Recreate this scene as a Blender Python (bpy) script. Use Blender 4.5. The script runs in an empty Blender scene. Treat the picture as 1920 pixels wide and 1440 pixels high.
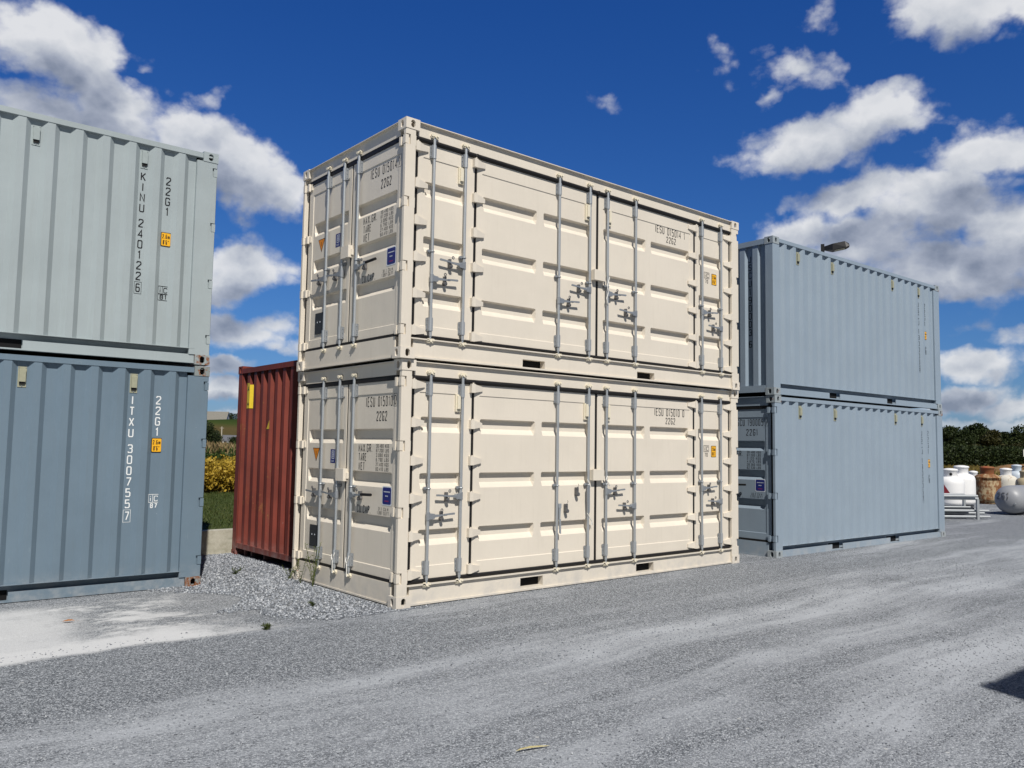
import bpy, math, random
import numpy as np
from mathutils import Vector, Matrix
random.seed(7); rng = np.random.default_rng(7)
R = math.radians
SC = bpy.context.scene
COL = SC.collection

# ------------------------------------------------------------------ camera
CAM = Vector((-4.6406, -7.2517, 1.677))
FW = Vector((0.64525, 0.76005, 0.07737)); RT = Vector((0.76146, -0.64802, 0.01547)); UP = Vector((-0.06189, -0.04894, 0.99688))
FPX = 1531.3
cd = bpy.data.cameras.new('camera'); cam = bpy.data.objects.new('camera', cd); COL.objects.link(cam)
cam.matrix_world = Matrix(((RT.x, UP.x, -FW.x, CAM.x), (RT.y, UP.y, -FW.y, CAM.y), (RT.z, UP.z, -FW.z, CAM.z), (0, 0, 0, 1)))
cd.sensor_width = 36; cd.lens = FPX / 1920 * 36; cd.clip_start = .05; cd.clip_end = 6000
SC.camera = cam
SC.render.resolution_x = 1024; SC.render.resolution_y = 768

# ------------------------------------------------------------------ light
SUN = Vector((-.40, -1.0, 1.25)).normalized()
EL = math.asin(SUN.z); AZ = math.atan2(SUN.y, SUN.x)
sl = bpy.data.lights.new('sun', 'SUN'); sl.energy = 5.0; sl.angle = R(.55); sl.color = (1, .955, .89)
so = bpy.data.objects.new('sun', sl); COL.objects.link(so); so.location = (0, 0, 30)
so.rotation_euler = SUN.to_track_quat('Z', 'Y').to_euler()
SC.view_settings.view_transform = 'Standard'; SC.view_settings.look = 'None'
SC.view_settings.exposure = -.06; SC.view_settings.gamma = 1

# ------------------------------------------------------------------ world
W = bpy.data.worlds.new('World'); SC.world = W; W.use_nodes = True
class NT:
    """tiny helper to write node trees"""
    def __init__(s, tree): s.t = tree; s.n = tree.nodes; s.l = tree.links
    def new(s, typ, **kw):
        n = s.n.new(typ)
        for k, v in kw.items(): setattr(n, k, v)
        return n
    def set(s, sock, v):
        if hasattr(v, 'is_output') or isinstance(v, bpy.types.NodeSocket): s.l.new(v, sock)
        elif v is not None: sock.default_value = v
    def m(s, op, a, b=None, c=None, clamp=False):
        n = s.new('ShaderNodeMath', operation=op, use_clamp=clamp)
        s.set(n.inputs[0], a)
        if b is not None: s.set(n.inputs[1], b)
        if c is not None: s.set(n.inputs[2], c)
        return n.outputs[0]
    def vm(s, op, a, b=None):
        n = s.new('ShaderNodeVectorMath', operation=op); s.set(n.inputs[0], a)
        if b is not None: s.set(n.inputs[1], b)
        return n
    def ramp(s, f, stops, mode='LINEAR'):
        n = s.new('ShaderNodeValToRGB'); s.set(n.inputs[0], f); e = n.color_ramp; e.interpolation = mode
        while len(e.elements) < len(stops): e.elements.new(.5)
        for el, (p, c) in zip(e.elements, stops):
            el.position = p; el.color = c if len(c) == 4 else (*c, 1)
        return n.outputs[0]
    def mr(s, v, a, b, c=0., d=1., t='SMOOTHSTEP'):
        n = s.new('ShaderNodeMapRange', interpolation_type=t)
        for i, x in enumerate((v, a, b, c, d)): s.set(n.inputs[i], x)
        return n.outputs[0]
    def noise(s, vec, scale, detail=4, rough=.55, lac=2., dist=0.):
        n = s.new('ShaderNodeTexNoise'); s.set(n.inputs['Vector'], vec)
        n.inputs['Scale'].default_value = scale; n.inputs['Detail'].default_value = detail
        n.inputs['Roughness'].default_value = rough; n.inputs['Lacunarity'].default_value = lac; n.inputs['Distortion'].default_value = dist
        return n.outputs[0]
    def vor(s, vec, scale, feat='F1'):
        n = s.new('ShaderNodeTexVoronoi', feature=feat); s.set(n.inputs['Vector'], vec); n.inputs['Scale'].default_value = scale
        return n
    def mix(s, f, a, b, mode='MIX'):
        n = s.new('ShaderNodeMix', data_type='RGBA', blend_type=mode); s.set(n.inputs[0], f)
        s.set(n.inputs[6], a if isinstance(a, bpy.types.NodeSocket) else (*a, 1)); s.set(n.inputs[7], b if isinstance(b, bpy.types.NodeSocket) else (*b, 1))
        return n.outputs[2]
    def mapping(s, vec, loc=(0, 0, 0), rot=(0, 0, 0), sc=(1, 1, 1), typ='POINT'):
        n = s.new('ShaderNodeMapping', vector_type=typ); s.set(n.inputs[0], vec)
        n.inputs[1].default_value = loc; n.inputs[2].default_value = rot; n.inputs[3].default_value = sc
        return n.outputs[0]

CLOUDS = [(1.419, 0.407, 0.061, 0.027, 0.23, 1), (1.372, 0.394, 0.04, 0.036, 0.21, 0.9), (1.435, 0.354, 0.034, 0.02, 0.22, 0.7), (1.399, 0.331, 0.076, 0.024, 0.19, 1), (1.321, 0.348, 0.061, 0.03, -0.0, 1), (1.26, 0.347, 0.052, 0.028, -0.2, 1), (1.211, 0.316, 0.066, 0.035, -0.49, 1), (1.168, 0.294, 0.046, 0.027, -0.25, 1), (1.286, 0.311, 0.085, 0.034, 0.14, 0.9), (1.192, 0.204, 0.045, 0.029, 0.08, 1), (1.223, 0.183, 0.035, 0.018, 0.08, 0.8), (1.189, 0.134, 0.059, 0.02, 0.06, 0.85), (1.137, 0.115, 0.024, 0.011, 0.05, 0.7), (1.207, 0.085, 0.028, 0.007, 0.05, 0.95), (1.208, 0.06, 0.030, 0.007, 0.04, 1.0), (1.16, 0.035, 0.06, 0.005, 0.0, 0.8), (1.305, 0.403, 0.014, 0.01, 0.18, 0.42), (1.229, 0.385, 0.018, 0.012, 0.67, 0.4), (1.19, 0.265, 0.019, 0.009, 0.1, 0.5), (0.488, 0.353, 0.087, 0.027, 0.15, 1), (0.442, 0.366, 0.050, 0.024, -0.10, 1), (0.560, 0.332, 0.025, 0.010, 0.4, 0.7), (0.450, 0.285, 0.070, 0.017, 0.11, 1), (0.395, 0.290, 0.060, 0.018, 0.14, 1), (0.332, 0.315, 0.055, 0.022, 0.1, 1), (0.524, 0.282, 0.03, 0.011, 0.27, 0.7), (0.38, 0.27, 0.068, 0.028, -0.12, 1), (0.519, 0.249, 0.035, 0.017, -0.07, 1), (0.445, 0.237, 0.083, 0.03, -0.09, 1), (0.361, 0.201, 0.091, 0.035, -0.09, 1), (0.31, 0.229, 0.043, 0.033, -0.12, 1), (0.457, 0.203, 0.084, 0.024, -0.07, 0.8), (0.364, 0.459, 0.058, 0.027, -0.2, 1), (0.313, 0.453, 0.045, 0.014, -0.22, 0.9), (0.305, 0.419, 0.015, 0.012, -0.22, 0.5), (0.523, 0.427, 0.045, 0.016, -0.38, 0.70), (0.547, 0.413, 0.024, 0.011, 0.42, 0.55), (0.487, 0.428, 0.026, 0.013, -0.14, 0.55), (0.495, 0.479, 0.018, 0.023, -0.15, 0.5), (0.748, 0.401, 0.032, 0.01, -0.38, 0.46), (0.609, 0.447, 0.019, 0.025, 0.61, 0.3), (0.348, 0.092, 0.047, 0.014, -0.03, 0.95), (0.311, 0.118, 0.024, 0.009, -0.05, 0.7), (0.364, 0.055, 0.045, 0.010, -0.01, 1.0), (0.316, 0.046, 0.03, 0.009, -0.01, 1.0), (0.372, 0.139, 0.031, 0.006, -0.06, 0.4), (0.34, 0.028, 0.09, 0.006, 0., 0.85)]
def cloud_group():
    g = bpy.data.node_groups.new('cloud_density', 'ShaderNodeTree')
    g.interface.new_socket('Dir', in_out='INPUT', socket_type='NodeSocketVector')
    g.interface.new_socket('Density', in_out='OUTPUT', socket_type='NodeSocketFloat')
    T = NT(g); gi = T.new('NodeGroupInput'); go = T.new('NodeGroupOutput')
    d = gi.outputs[0]
    w1 = T.new('ShaderNodeTexNoise'); T.set(w1.inputs['Vector'], d); w1.inputs['Scale'].default_value = 11; w1.inputs['Detail'].default_value = 5; w1.inputs['Roughness'].default_value = .6
    off = T.vm('SUBTRACT', w1.outputs['Color'], (.5, .5, .5)).outputs[0]
    sc = T.new('ShaderNodeVectorMath', operation='SCALE'); T.set(sc.inputs[0], off); sc.inputs[3].default_value = .058
    dd = T.vm('ADD', d, sc.outputs[0]).outputs[0]
    sx = T.new('ShaderNodeSeparateXYZ'); T.set(sx.inputs[0], dd)
    az = T.m('ARCTAN2', sx.outputs[1], sx.outputs[0]); el = T.m('ARCSINE', T.m('MULTIPLY', sx.outputs[2], 1., clamp=False))
    cx = T.new('ShaderNodeCombineXYZ'); T.set(cx.inputs[0], T.m('MULTIPLY', az, -1.)); T.set(cx.inputs[1], el)
    P = cx.outputs[0]; acc = None
    for (a, e, ra, re, th, w) in CLOUDS:
        q = T.mapping(P, (-a, e, 0), (0, 0, th), (ra * 1.42 + .004, re * 1.38 + .004, 1), 'TEXTURE')
        ln = T.vm('LENGTH', q).outputs['Value']
        v = T.mr(ln, 1.5, .1, 0., w * 1.05, 'SMOOTHSTEP')
        acc = v if acc is None else T.m('SMOOTH_MAX', acc, v, .15)
    flat = T.mapping(d, (0, 0, 0), (0, 0, 0), (1, 1, 1.5))
    n1 = T.noise(flat, 13, 8, .60, 2.1, 0.)
    v1 = T.vor(T.vm('ADD', flat, sc.outputs[0]).outputs[0], 26, 'F1')
    v2 = T.vor(T.vm('ADD', flat, sc.outputs[0]).outputs[0], 62, 'F1')
    bil = T.m('ADD', T.m('MULTIPLY', T.m('SUBTRACT', .40, v1.outputs['Distance']), .9), T.m('MULTIPLY', T.m('SUBTRACT', .40, v2.outputs['Distance']), .45))
    fb = T.m('ADD', T.m('MULTIPLY', T.m('SUBTRACT', n1, .5), 2.3), bil)
    den = T.m('ADD', T.m('SUBTRACT', acc, .40), T.m('MULTIPLY', T.m('MULTIPLY', fb, .44), T.mr(acc, .0, .22, .15, 1.)))
    T.l.new(den, go.inputs[0])
    return g
def build_world():
    T = NT(W.node_tree); T.n.clear()
    out = T.new('ShaderNodeOutputWorld')
    sky = T.new('ShaderNodeTexSky', sky_type='NISHITA'); sky.sun_disc = False
    sky.sun_elevation = EL; sky.sun_rotation = math.pi / 2 - AZ
    sky.altitude = 200; sky.air_density = 1.0; sky.dust_density = .35; sky.ozone_density = 2.5
    tc = T.new('ShaderNodeTexCoord'); nrm = T.vm('NORMALIZE', tc.outputs['Generated']).outputs[0]
    gm = T.new('ShaderNodeGamma'); T.set(gm.inputs[0], sky.outputs[0]); gm.inputs[1].default_value = 1.0
    hs = T.new('ShaderNodeHueSaturation'); T.set(hs.inputs['Color'], gm.outputs[0]); hs.inputs['Hue'].default_value = .5; hs.inputs['Saturation'].default_value = 1.15; hs.inputs['Value'].default_value = 1.
    s0 = T.new('ShaderNodeSeparateXYZ'); T.set(s0.inputs[0], nrm)
    tint = T.ramp(s0.outputs[2], [(0, (.40, .56, .98)), (.066, (.40, .60, .96)), (.19, (.36, .64, 1.05)), (.50, (.25, .63, 1.24)), (1, (.15, .34, .66))])
    # the sky round the sun is hazy white rather than deep blue
    dt = T.vm('DOT_PRODUCT', nrm, tuple(SUN)).outputs['Value']
    tint = T.mix(T.mr(dt, .0, .75, 0., 1.), tint, (.38, .355, .345))
    hs2 = T.mix(1., hs.outputs[0], tint, 'MULTIPLY')
    bg = T.new('ShaderNodeBackground'); T.set(bg.inputs[0], hs2); bg.inputs[1].default_value = .078
    G = cloud_group()
    g1 = T.new('ShaderNodeGroup'); g1.node_tree = G; T.set(g1.inputs[0], nrm)
    # second sample a little towards the sun and upwards: thick cloud there means shade here
    sh = T.vm('NORMALIZE', T.vm('ADD', nrm, (-.006, -.012, .042)).outputs[0]).outputs[0]
    g2 = T.new('ShaderNodeGroup'); g2.node_tree = G; T.set(g2.inputs[0], sh)
    den = g1.outputs[0]
    alpha = T.mr(den, -.12, .42, 0., 1.)
    shade = T.mr(T.m('ADD', T.m('MULTIPLY', g2.outputs[0], 1.0), T.m('MULTIPLY', den, .25)), -.25, .85, 0., 1., 'LINEAR')
    ccol = T.ramp(shade, [(0, (.86, .87, .89)), (.34, (.66, .69, .74)), (.68, (.42, .46, .55)), (1, (.25, .29, .38))])
    cb = T.new('ShaderNodeBackground'); T.set(cb.inputs[0], ccol); cb.inputs[1].default_value = .95
    sz = T.new('ShaderNodeSeparateXYZ'); T.set(sz.inputs[0], nrm)
    al = T.m('MULTIPLY', alpha, T.mr(sz.outputs[2], .0, .05, 0., .93))
    mx = T.new('ShaderNodeMixShader'); T.set(mx.inputs[0], al); T.l.new(bg.outputs[0], mx.inputs[1]); T.l.new(cb.outputs[0], mx.inputs[2])
    T.l.new(mx.outputs[0], out.inputs[0])
build_world()

# ------------------------------------------------------------------ materials
def mat(name):
    m = bpy.data.materials.new(name); m.use_nodes = True; T = NT(m.node_tree)
    b = T.n['Principled BSDF']; return m, T, b
def coords(T, kind='Object'):
    return T.new('ShaderNodeTexCoord').outputs[kind]
def world_pos(T): return T.new('ShaderNodeNewGeometry').outputs['Position']
def bump(T, b, h, strength, dist):
    n = T.new('ShaderNodeBump'); n.inputs['Strength'].default_value = strength; n.inputs['Distance'].default_value = dist
    T.set(n.inputs['Height'], h); T.l.new(n.outputs[0], b.inputs['Normal'])
def paint(name, col, rough=.42, rust=0., dirt=.12, chalk=0., fade=None):
    m, T, b = mat(name); P = world_pos(T)
    n = T.noise(P, 1.3, 5, .6); n2 = T.noise(T.mapping(P, sc=(7, 7, .7)), 3, 5, .6); n3 = T.noise(P, 45, 3, .6)
    c = T.mix(T.mr(n, .3, .7, 0, 1), [x * (1 - dirt * .5) for x in col], [min(1, x * (1 + dirt * .4)) for x in col])
    c = T.mix(T.mr(n2, .50, .78, 0, dirt * 1.6), c, [x * .60 + .02 for x in (col[0], col[1] * .97, col[2] * .9)])
    # dust splashed on the lowest half metre
    sz = T.new('ShaderNodeSeparateXYZ'); T.set(sz.inputs[0], P)
    low = T.m('MULTIPLY', T.mr(T.m('ADD', sz.outputs[2], T.m('MULTIPLY', n3, .12)), .04, .40, 1., 0.), T.mr(T.noise(P, 7, 5, .65), .35, .75, .05, .7))
    c = T.mix(T.m('MULTIPLY', low, .8), c, (.42, .42, .42))
    if chalk: c = T.mix(T.mr(T.noise(T.mapping(P, sc=(9, 9, 1.6)), 4, 6, .7), .60, .80, 0, chalk), c, (.55, .60, .62))
    # thin rusty runs and scuffed chips
    run = T.m('MULTIPLY', T.mr(T.noise(T.mapping(P, sc=(26, 26, .9)), 1.0, 3, .6), .70, .80, 0., 1.), T.mr(T.noise(P, 1.1, 3, .5), .55, .72, 0., 1.))
    c = T.mix(T.m('MULTIPLY', run, .30 if col[0] < .5 else .22), c, (.30, .19, .10))
    chipm = T.mr(T.m('ADD', T.noise(P, 38, 4, .75), T.m('MULTIPLY', T.noise(P, 2.6, 2, .5), .45)), 1.005, 1.03, 0., .8)
    c = T.mix(chipm, c, (.60, .62, .62) if col[0] < .5 else (.35, .25, .17))
    if rust:
        r = T.noise(P, 22, 6, .7); r2 = T.noise(P, 2.2, 3, .5)
        f = T.mr(T.m('ADD', T.m('MULTIPLY', r, .6), T.m('MULTIPLY', r2, .5)), .66 - rust * .24, .72 - rust * .18, 0, 1)
        rc = T.mix(T.noise(P, 60, 3), (.10, .03, .012), (.32, .13, .05))
        c = T.mix(f, c, rc)
    T.set(b.inputs['Base Color'], c)
    T.set(b.inputs['Roughness'], T.mr(n2, .2, .8, rough - .06, rough + .16))
    b.inputs['Specular IOR Level'].default_value = .35
    bump(T, b, T.m('ADD', T.m('MULTIPLY', n3, .3), T.m('ADD', T.m('MULTIPLY', T.noise(P, 5, 3), 1.), T.m('MULTIPLY', T.noise(T.mapping(P, sc=(1, 1, .6)), 1.7, 2), 5.))), .22, .008)
    return m
def plain(name, col, rough=.6, metal=0., var=.15, scale=30, spec=.3):
    m, T, b = mat(name); P = coords(T)
    n = T.noise(P, scale, 4, .6)
    T.set(b.inputs['Base Color'], T.mix(n, [x * (1 - var) for x in col], [min(1, x * (1 + var)) for x in col]))
    b.inputs['Roughness'].default_value = rough; b.inputs['Metallic'].default_value = metal; b.inputs['Specular IOR Level'].default_value = spec
    return m
M = {}
M['cream'] = paint('cream_paint', (.70, .64, .545), .40, 0, .07)
M['cream_c'] = paint('cream_casting_paint', (.70, .64, .55), .45, .10, .07)
M['pale'] = paint('pale_grey_green_paint', (.345, .396, .410), .42, 0, .10)
M['pale_c'] = paint('pale_casting_paint', (.30, .35, .36), .5, .75, .12)
M['blue'] = paint('slate_blue_paint', (.142, .198, .250), .45, 0, .10, chalk=.10)
M['blue_c'] = paint('slate_casting_paint', (.22, .25, .25), .55, .72, .12)
M['grey'] = paint('dove_grey_paint', (.26, .322, .385), .42, 0, .06, chalk=.05)
M['grey_c'] = paint('grey_casting_paint', (.30, .34, .36), .45, .18, .08)
M['red'] = paint('oxide_red_paint', (.185, .038, .025), .55, .10, .45)
M['roof'] = plain('roof_primer', (.10, .105, .11), .6)
M['rubber'] = plain('black_rubber', (.012, .011, .011), .55)
M['dark'] = plain('hollow_dark', (.006, .006, .007), .9)
M['galv'] = plain('galvanised_steel', (.46, .485, .50), .42, .55, .12, 60)
M['galv_d'] = plain('cast_galvanised_steel', (.33, .35, .37), .45, .5, .25, 90)
M['iron'] = plain('dark_cast_iron', (.15, .15, .155), .5, .4, .3, 90)
M['black'] = plain('black_lettering', (.014, .014, .016), .5, 0, .2, 80)
M['white'] = plain('white_lettering', (.74, .76, .76), .5, 0, .08, 80)
M['yellow'] = plain('yellow_decal', (.82, .42, .02), .45, 0, .06, 60)
M['orange'] = plain('orange_decal', (.70, .24, .02), .45)
M['navy'] = plain('navy_decal', (.018, .025, .16), .4)
M['decalw'] = plain('white_decal', (.66, .70, .76), .4)
M['vent'] = plain('vent_plastic', (.33, .33, .24), .55)
M['ventg'] = plain('vent_grey', (.33, .38, .38), .55)
M['wire'] = plain('white_cord', (.75, .74, .70), .6)
M['cream_lug'] = plain('cream_lug_paint', (.72, .66, .52), .5, 0, .12, 50)

# ------------------------------------------------------------------ mesh helpers
class MB:
    def __init__(s, T=None): s.v = []; s.f = []; s.T = T; s.mi = []; s.cur = 0; s.smooth = False; s.sm = []
    def add(s, vs, fs):
        o = len(s.v)
        s.v += [tuple(s.T @ Vector(v)) if s.T is not None else tuple(v) for v in vs]
        s.f += [tuple(o + i for i in f) for f in fs]; s.mi += [s.cur] * len(fs); s.sm += [s.smooth] * len(fs)
    def box(s, x0, x1, y0, y1, z0, z1):
        s.add([(x0, y0, z0), (x1, y0, z0), (x1, y1, z0), (x0, y1, z0), (x0, y0, z1), (x1, y0, z1), (x1, y1, z1), (x0, y1, z1)],
              [(0, 3, 2, 1), (4, 5, 6, 7), (0, 1, 5, 4), (1, 2, 6, 5), (2, 3, 7, 6), (3, 0, 4, 7)])
    def bbox(s, x0, x1, y0, y1, z0, z1, b=.004):
        """box whose long edges towards -y (outside) are chamfered"""
        p = [(x0, y1), (x1, y1), (x1, y0 + b), (x1 - b, y0), (x0 + b, y0), (x0, y0 + b)]
        n = 6; s.add([(a, c, z0) for a, c in p] + [(a, c, z1) for a, c in p],
                     [tuple(range(n)), tuple(range(2 * n - 1, n - 1, -1))] + [(i, i + n, (i + 1) % n + n, (i + 1) % n) for i in range(n)])
    def prism(s, poly, d0, d1):
        """poly in (u,z), extruded along d"""
        n = len(poly)
        s.add([(u, d0, z) for u, z in poly] + [(u, d1, z) for u, z in poly],
              [tuple(range(n)), tuple(range(2 * n - 1, n - 1, -1))] + [(i, i + n, (i + 1) % n + n, (i + 1) % n) for i in range(n)])
    def prismz(s, poly, z0, z1):
        n = len(poly)
        s.add([(u, d, z0) for u, d in poly] + [(u, d, z1) for u, d in poly],
              [tuple(range(n)), tuple(range(2 * n - 1, n - 1, -1))] + [(i, i + n, (i + 1) % n + n, (i + 1) % n) for i in range(n)])
    def prismx(s, poly, u0, u1):
        n = len(poly)
        s.add([(u0, d, z) for d, z in poly] + [(u1, d, z) for d, z in poly],
              [tuple(range(n)), tuple(range(2 * n - 1, n - 1, -1))] + [(i, i + n, (i + 1) % n + n, (i + 1) % n) for i in range(n)])
    def cyl(s, a, b, r, n=10, r2=None, cap=True):
        a = Vector(a); b = Vector(b); r2 = r if r2 is None else r2; ax = (b - a).normalized()
        t = ax.orthogonal().normalized(); w = ax.cross(t); vs = []
        for c, rr in ((a, r), (b, r2)):
            for i in range(n):
                an = 2 * math.pi * i / n; vs.append(c + (t * math.cos(an) + w * math.sin(an)) * rr)
        sm = s.smooth; s.smooth = True
        s.add(vs, [(i, (i + 1) % n, (i + 1) % n + n, i + n) for i in range(n)]); s.smooth = sm
        if cap: s.add(vs, [tuple(range(n - 1, -1, -1)), tuple(range(n, 2 * n))])
    def tube(s, pts, r, n=6):
        for a, b in zip(pts[:-1], pts[1:]): s.cyl(a, b, r, n)
    def ring(s, c, axis, R0, r, n=14, k=6):
        axis = Vector(axis).normalized(); t = axis.orthogonal().normalized(); w = axis.cross(t); c = Vector(c); vs = []
        for i in range(n):
            an = 2 * math.pi * i / n; dr = t * math.cos(an) + w * math.sin(an)
            for j in range(k):
                bn = 2 * math.pi * j / k; vs.append(c + dr * (R0 + r * math.cos(bn)) + axis * r * math.sin(bn))
        s.add(vs, [(i * k + j, ((i + 1) % n) * k + j, ((i + 1) % n) * k + (j + 1) % k, i * k + (j + 1) % k) for i in range(n) for j in range(k)])
    def lathe(s, prof, n=24, c=(0, 0, 0)):
        vs = []
        for r, z in prof:
            for i in range(n):
                an = 2 * math.pi * i / n; vs.append((c[0] + r * math.cos(an), c[1] + r * math.sin(an), c[2] + z))
        sm = s.smooth; s.smooth = True
        s.add(vs, [(j * n + i, j * n + (i + 1) % n, (j + 1) * n + (i + 1) % n, (j + 1) * n + i) for j in range(len(prof) - 1) for i in range(n)]); s.smooth = sm
    def build(s, name, mats, parent=None):
        me = bpy.data.meshes.new(name); me.from_pydata(s.v, [], s.f)
        if not isinstance(mats, (list, tuple)): mats = [mats]
        for m in mats: me.materials.append(m)
        me.polygons.foreach_set('material_index', s.mi); me.polygons.foreach_set('use_smooth', s.sm); me.update()
        o = bpy.data.objects.new(name, me); COL.objects.link(o)
        if parent is not None: o.parent = parent
        return o
def tag(o, label=None, cat=None, group=None, kind=None):
    if label: o['label'] = label
    if cat: o['category'] = cat
    if group: o['group'] = group
    if kind: o['kind'] = kind
    return o
def empty(name, loc=(0, 0, 0), rz=0.):
    o = bpy.data.objects.new(name, None); COL.objects.link(o); o.location = loc; o.rotation_euler = (0, 0, rz); o.empty_display_size = .3; return o
def part(o, parent): o.parent = parent; return o

# stroke lettering -----------------------------------------------------------
G = {
 '0': [[(.15, 0), (.85, 0), (1, .12), (1, .88), (.85, 1), (.15, 1), (0, .88), (0, .12), (.15, 0)]],
 '1': [[(.2, .82), (.55, 1), (.55, 0)]],
 '2': [[(0, .80), (0, .88), (.15, 1), (.85, 1), (1, .88), (1, .68), (0, .12), (0, 0), (1, 0)]],
 '3': [[(0, .88), (.15, 1), (.85, 1), (1, .88), (1, .64), (.8, .53), (.35, .53)], [(.8, .53), (1, .42), (1, .12), (.85, 0), (.15, 0), (0, .12)]],
 '4': [[(.75, 0), (.75, 1), (0, .28), (1, .28)]],
 '5': [[(.95, 1), (.05, 1), (.05, .56), (.8, .60), (1, .48), (1, .12), (.85, 0), (.15, 0), (0, .12)]],
 '6': [[(.95, .9), (.8, 1), (.15, 1), (0, .88), (0, .12), (.15, 0), (.85, 0), (1, .12), (1, .45), (.85, .56), (0, .56)]],
 '7': [[(0, 1), (1, 1), (1, .9), (.35, 0)]],
 '8': [[(.15, .53), (0, .64), (0, .88), (.15, 1), (.85, 1), (1, .88), (1, .64), (.85, .53), (.15, .53), (0, .42), (0, .12), (.15, 0), (.85, 0), (1, .12), (1, .42), (.85, .53)]],
 '9': [[(.05, .1), (.2, 0), (.85, 0), (1, .12), (1, .88), (.85, 1), (.15, 1), (0, .88), (0, .55), (.15, .44), (1, .44)]],
 'A': [[(0, 0), (.5, 1), (1, 0)], [(.18, .3), (.82, .3)]],
 'B': [[(0, 0), (0, 1), (.8, 1), (1, .88), (1, .64), (.8, .53), (0, .53)], [(.8, .53), (1, .42), (1, .12), (.85, 0), (0, 0)]],
 'C': [[(1, .8), (1, .88), (.85, 1), (.15, 1), (0, .88), (0, .12), (.15, 0), (.85, 0), (1, .12), (1, .2)]],
 'E': [[(1, 1), (0, 1), (0, 0), (1, 0)], [(0, .53), (.8, .53)]],
 'F': [[(1, 1), (0, 1), (0, 0)], [(0, .53), (.8, .53)]],
 'G': [[(1, .8), (1, .88), (.85, 1), (.15, 1), (0, .88), (0, .12), (.15, 0), (.85, 0), (1, .12), (1, .48), (.55, .48)]],
 'H': [[(0, 0), (0, 1)], [(1, 0), (1, 1)], [(0, .52), (1, .52)]],
 'I': [[(.5, 0), (.5, 1)]],
 'J': [[(.85, 1), (.85, .12), (.7, 0), (.15, 0), (0, .12), (0, .25)]],
 'K': [[(0, 0), (0, 1)], [(1, 1), (.05, .42)], [(.3, .56), (1, 0)]],
 'L': [[(0, 1), (0, 0), (1, 0)]],
 'M': [[(0, 0), (0, 1), (.5, .35), (1, 1), (1, 0)]],
 'N': [[(0, 0), (0, 1), (1, 0), (1, 1)]],
 'P': [[(0, 0), (0, 1), (.85, 1), (1, .88), (1, .60), (.85, .48), (0, .48)]],
 'R': [[(0, 0), (0, 1), (.85, 1), (1, .88), (1, .62), (.85, .50), (0, .50)], [(.55, .50), (1, 0)]],
 'S': [[(1, .82), (1, .88), (.85, 1), (.15, 1), (0, .88), (0, .66), (.15, .55), (.85, .47), (1, .36), (1, .12), (.85, 0), (.15, 0), (0, .12), (0, .2)]],
 'T': [[(0, 1), (1, 1)], [(.5, 1), (.5, 0)]],
 'U': [[(0, 1), (0, .12), (.15, 0), (.85, 0), (1, .12), (1, 1)]],
 'X': [[(0, 0), (1, 1)], [(0, 1), (1, 0)]],
 '.': [[(.45, 0), (.45, .10)]], "'": [[(.5, .8), (.5, 1)]], '"': [[(.3, .8), (.3, 1)], [(.7, .8), (.7, 1)]],
 'm': [[(0, 0), (0, .62), (.42, .62), (.5, .5), (.5, 0)], [(.5, .55), (.6, .62), (.92, .62), (1, .5), (1, 0)]],
 'i': [[(.5, 0), (.5, .62)], [(.5, .82), (.5, .97)]],
 'c': [[(1, .5), (.85, .62), (.15, .62), (0, .5), (0, .12), (.15, 0), (.85, 0), (1, .12)]],
}
def stroke(mb, pts, w, d):
    """mitred ribbon in the (u,z) plane at depth d"""
    P = [Vector(p) for p in pts]; n = len(P); closed = (P[0] - P[-1]).length < 1e-6
    L = []; Rr = []
    for i in range(n):
        if closed and i in (0, n - 1): a, b = P[n - 2], P[1]
        else: a = P[i - 1] if i > 0 else None; b = P[i + 1] if i < n - 1 else None
        c = P[i]
        t1 = (c - a).normalized() if a is not None else (b - c).normalized()
        t2 = (b - c).normalized() if b is not None else (c - a).normalized()
        n1 = Vector((-t1.y, t1.x)); n2 = Vector((-t2.y, t2.x)); mm = n1 + n2
        if mm.length < .2: mm = n1.copy()
        mm.normalize(); k = w / 2 / max(.45, mm.dot(n1))
        if a is None: c = c - t1 * 0
        L.append(c + mm * k); Rr.append(c - mm * k)
    vs = [(p.x, d, p.y) for p in L] + [(p.x, d, p.y) for p in Rr]
    mb.add(vs, [(i, i + 1, n + i + 1, n + i) for i in range(n - 1)])
def text(mb, s, u0, u1, z0, z1, d, w=.012, gap=.38):
    """one line of characters fitted in the box u0..u1, z0..z1"""
    narrow = {'I': .35, '1': .55, '.': .35, ' ': .7, "'": .35, 'm': 1.4}
    adv = [narrow.get(c, 1.) for c in s]; tot = sum(adv) + gap * (len(s) - 1); k = (u1 - u0) / tot; u = u0; lay = 0
    for c, a in zip(s, adv):
        for j, pl in enumerate(G.get(c, [])):
            sx = k * a - w
            if c in 'I1': pts = [(u + (k * a) / 2 + (x - .5) * k * .6, z0 + w / 2 + y * (z1 - z0 - w)) for x, y in pl]
            else: pts = [(u + w / 2 + x * sx, z0 + w / 2 + y * (z1 - z0 - w)) for x, y in pl]
            stroke(mb, pts, w, d - .0004 * j)
        u += k * (a + gap)
def textv(mb, s, uc, zt, h, step, d, cw=.055, w=.012):
    """vertical column of characters; '_' leaves a half space"""
    z = zt
    for c in s:
        if c == '_': z -= step * .45; continue
        if c == '|': continue
        text(mb, c, uc - cw / 2 * (1 if c not in 'I1' else .7), uc + cw / 2 * (1 if c not in 'I1' else .7), z - h, z, d, w); z -= step
    return z
def frame(mb, u0, u1, z0, z1, w, d):
    stroke(mb, [(u0, z0), (u1, z0), (u1, z1), (u0, z1), (u0, z0)], w, d)
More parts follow.
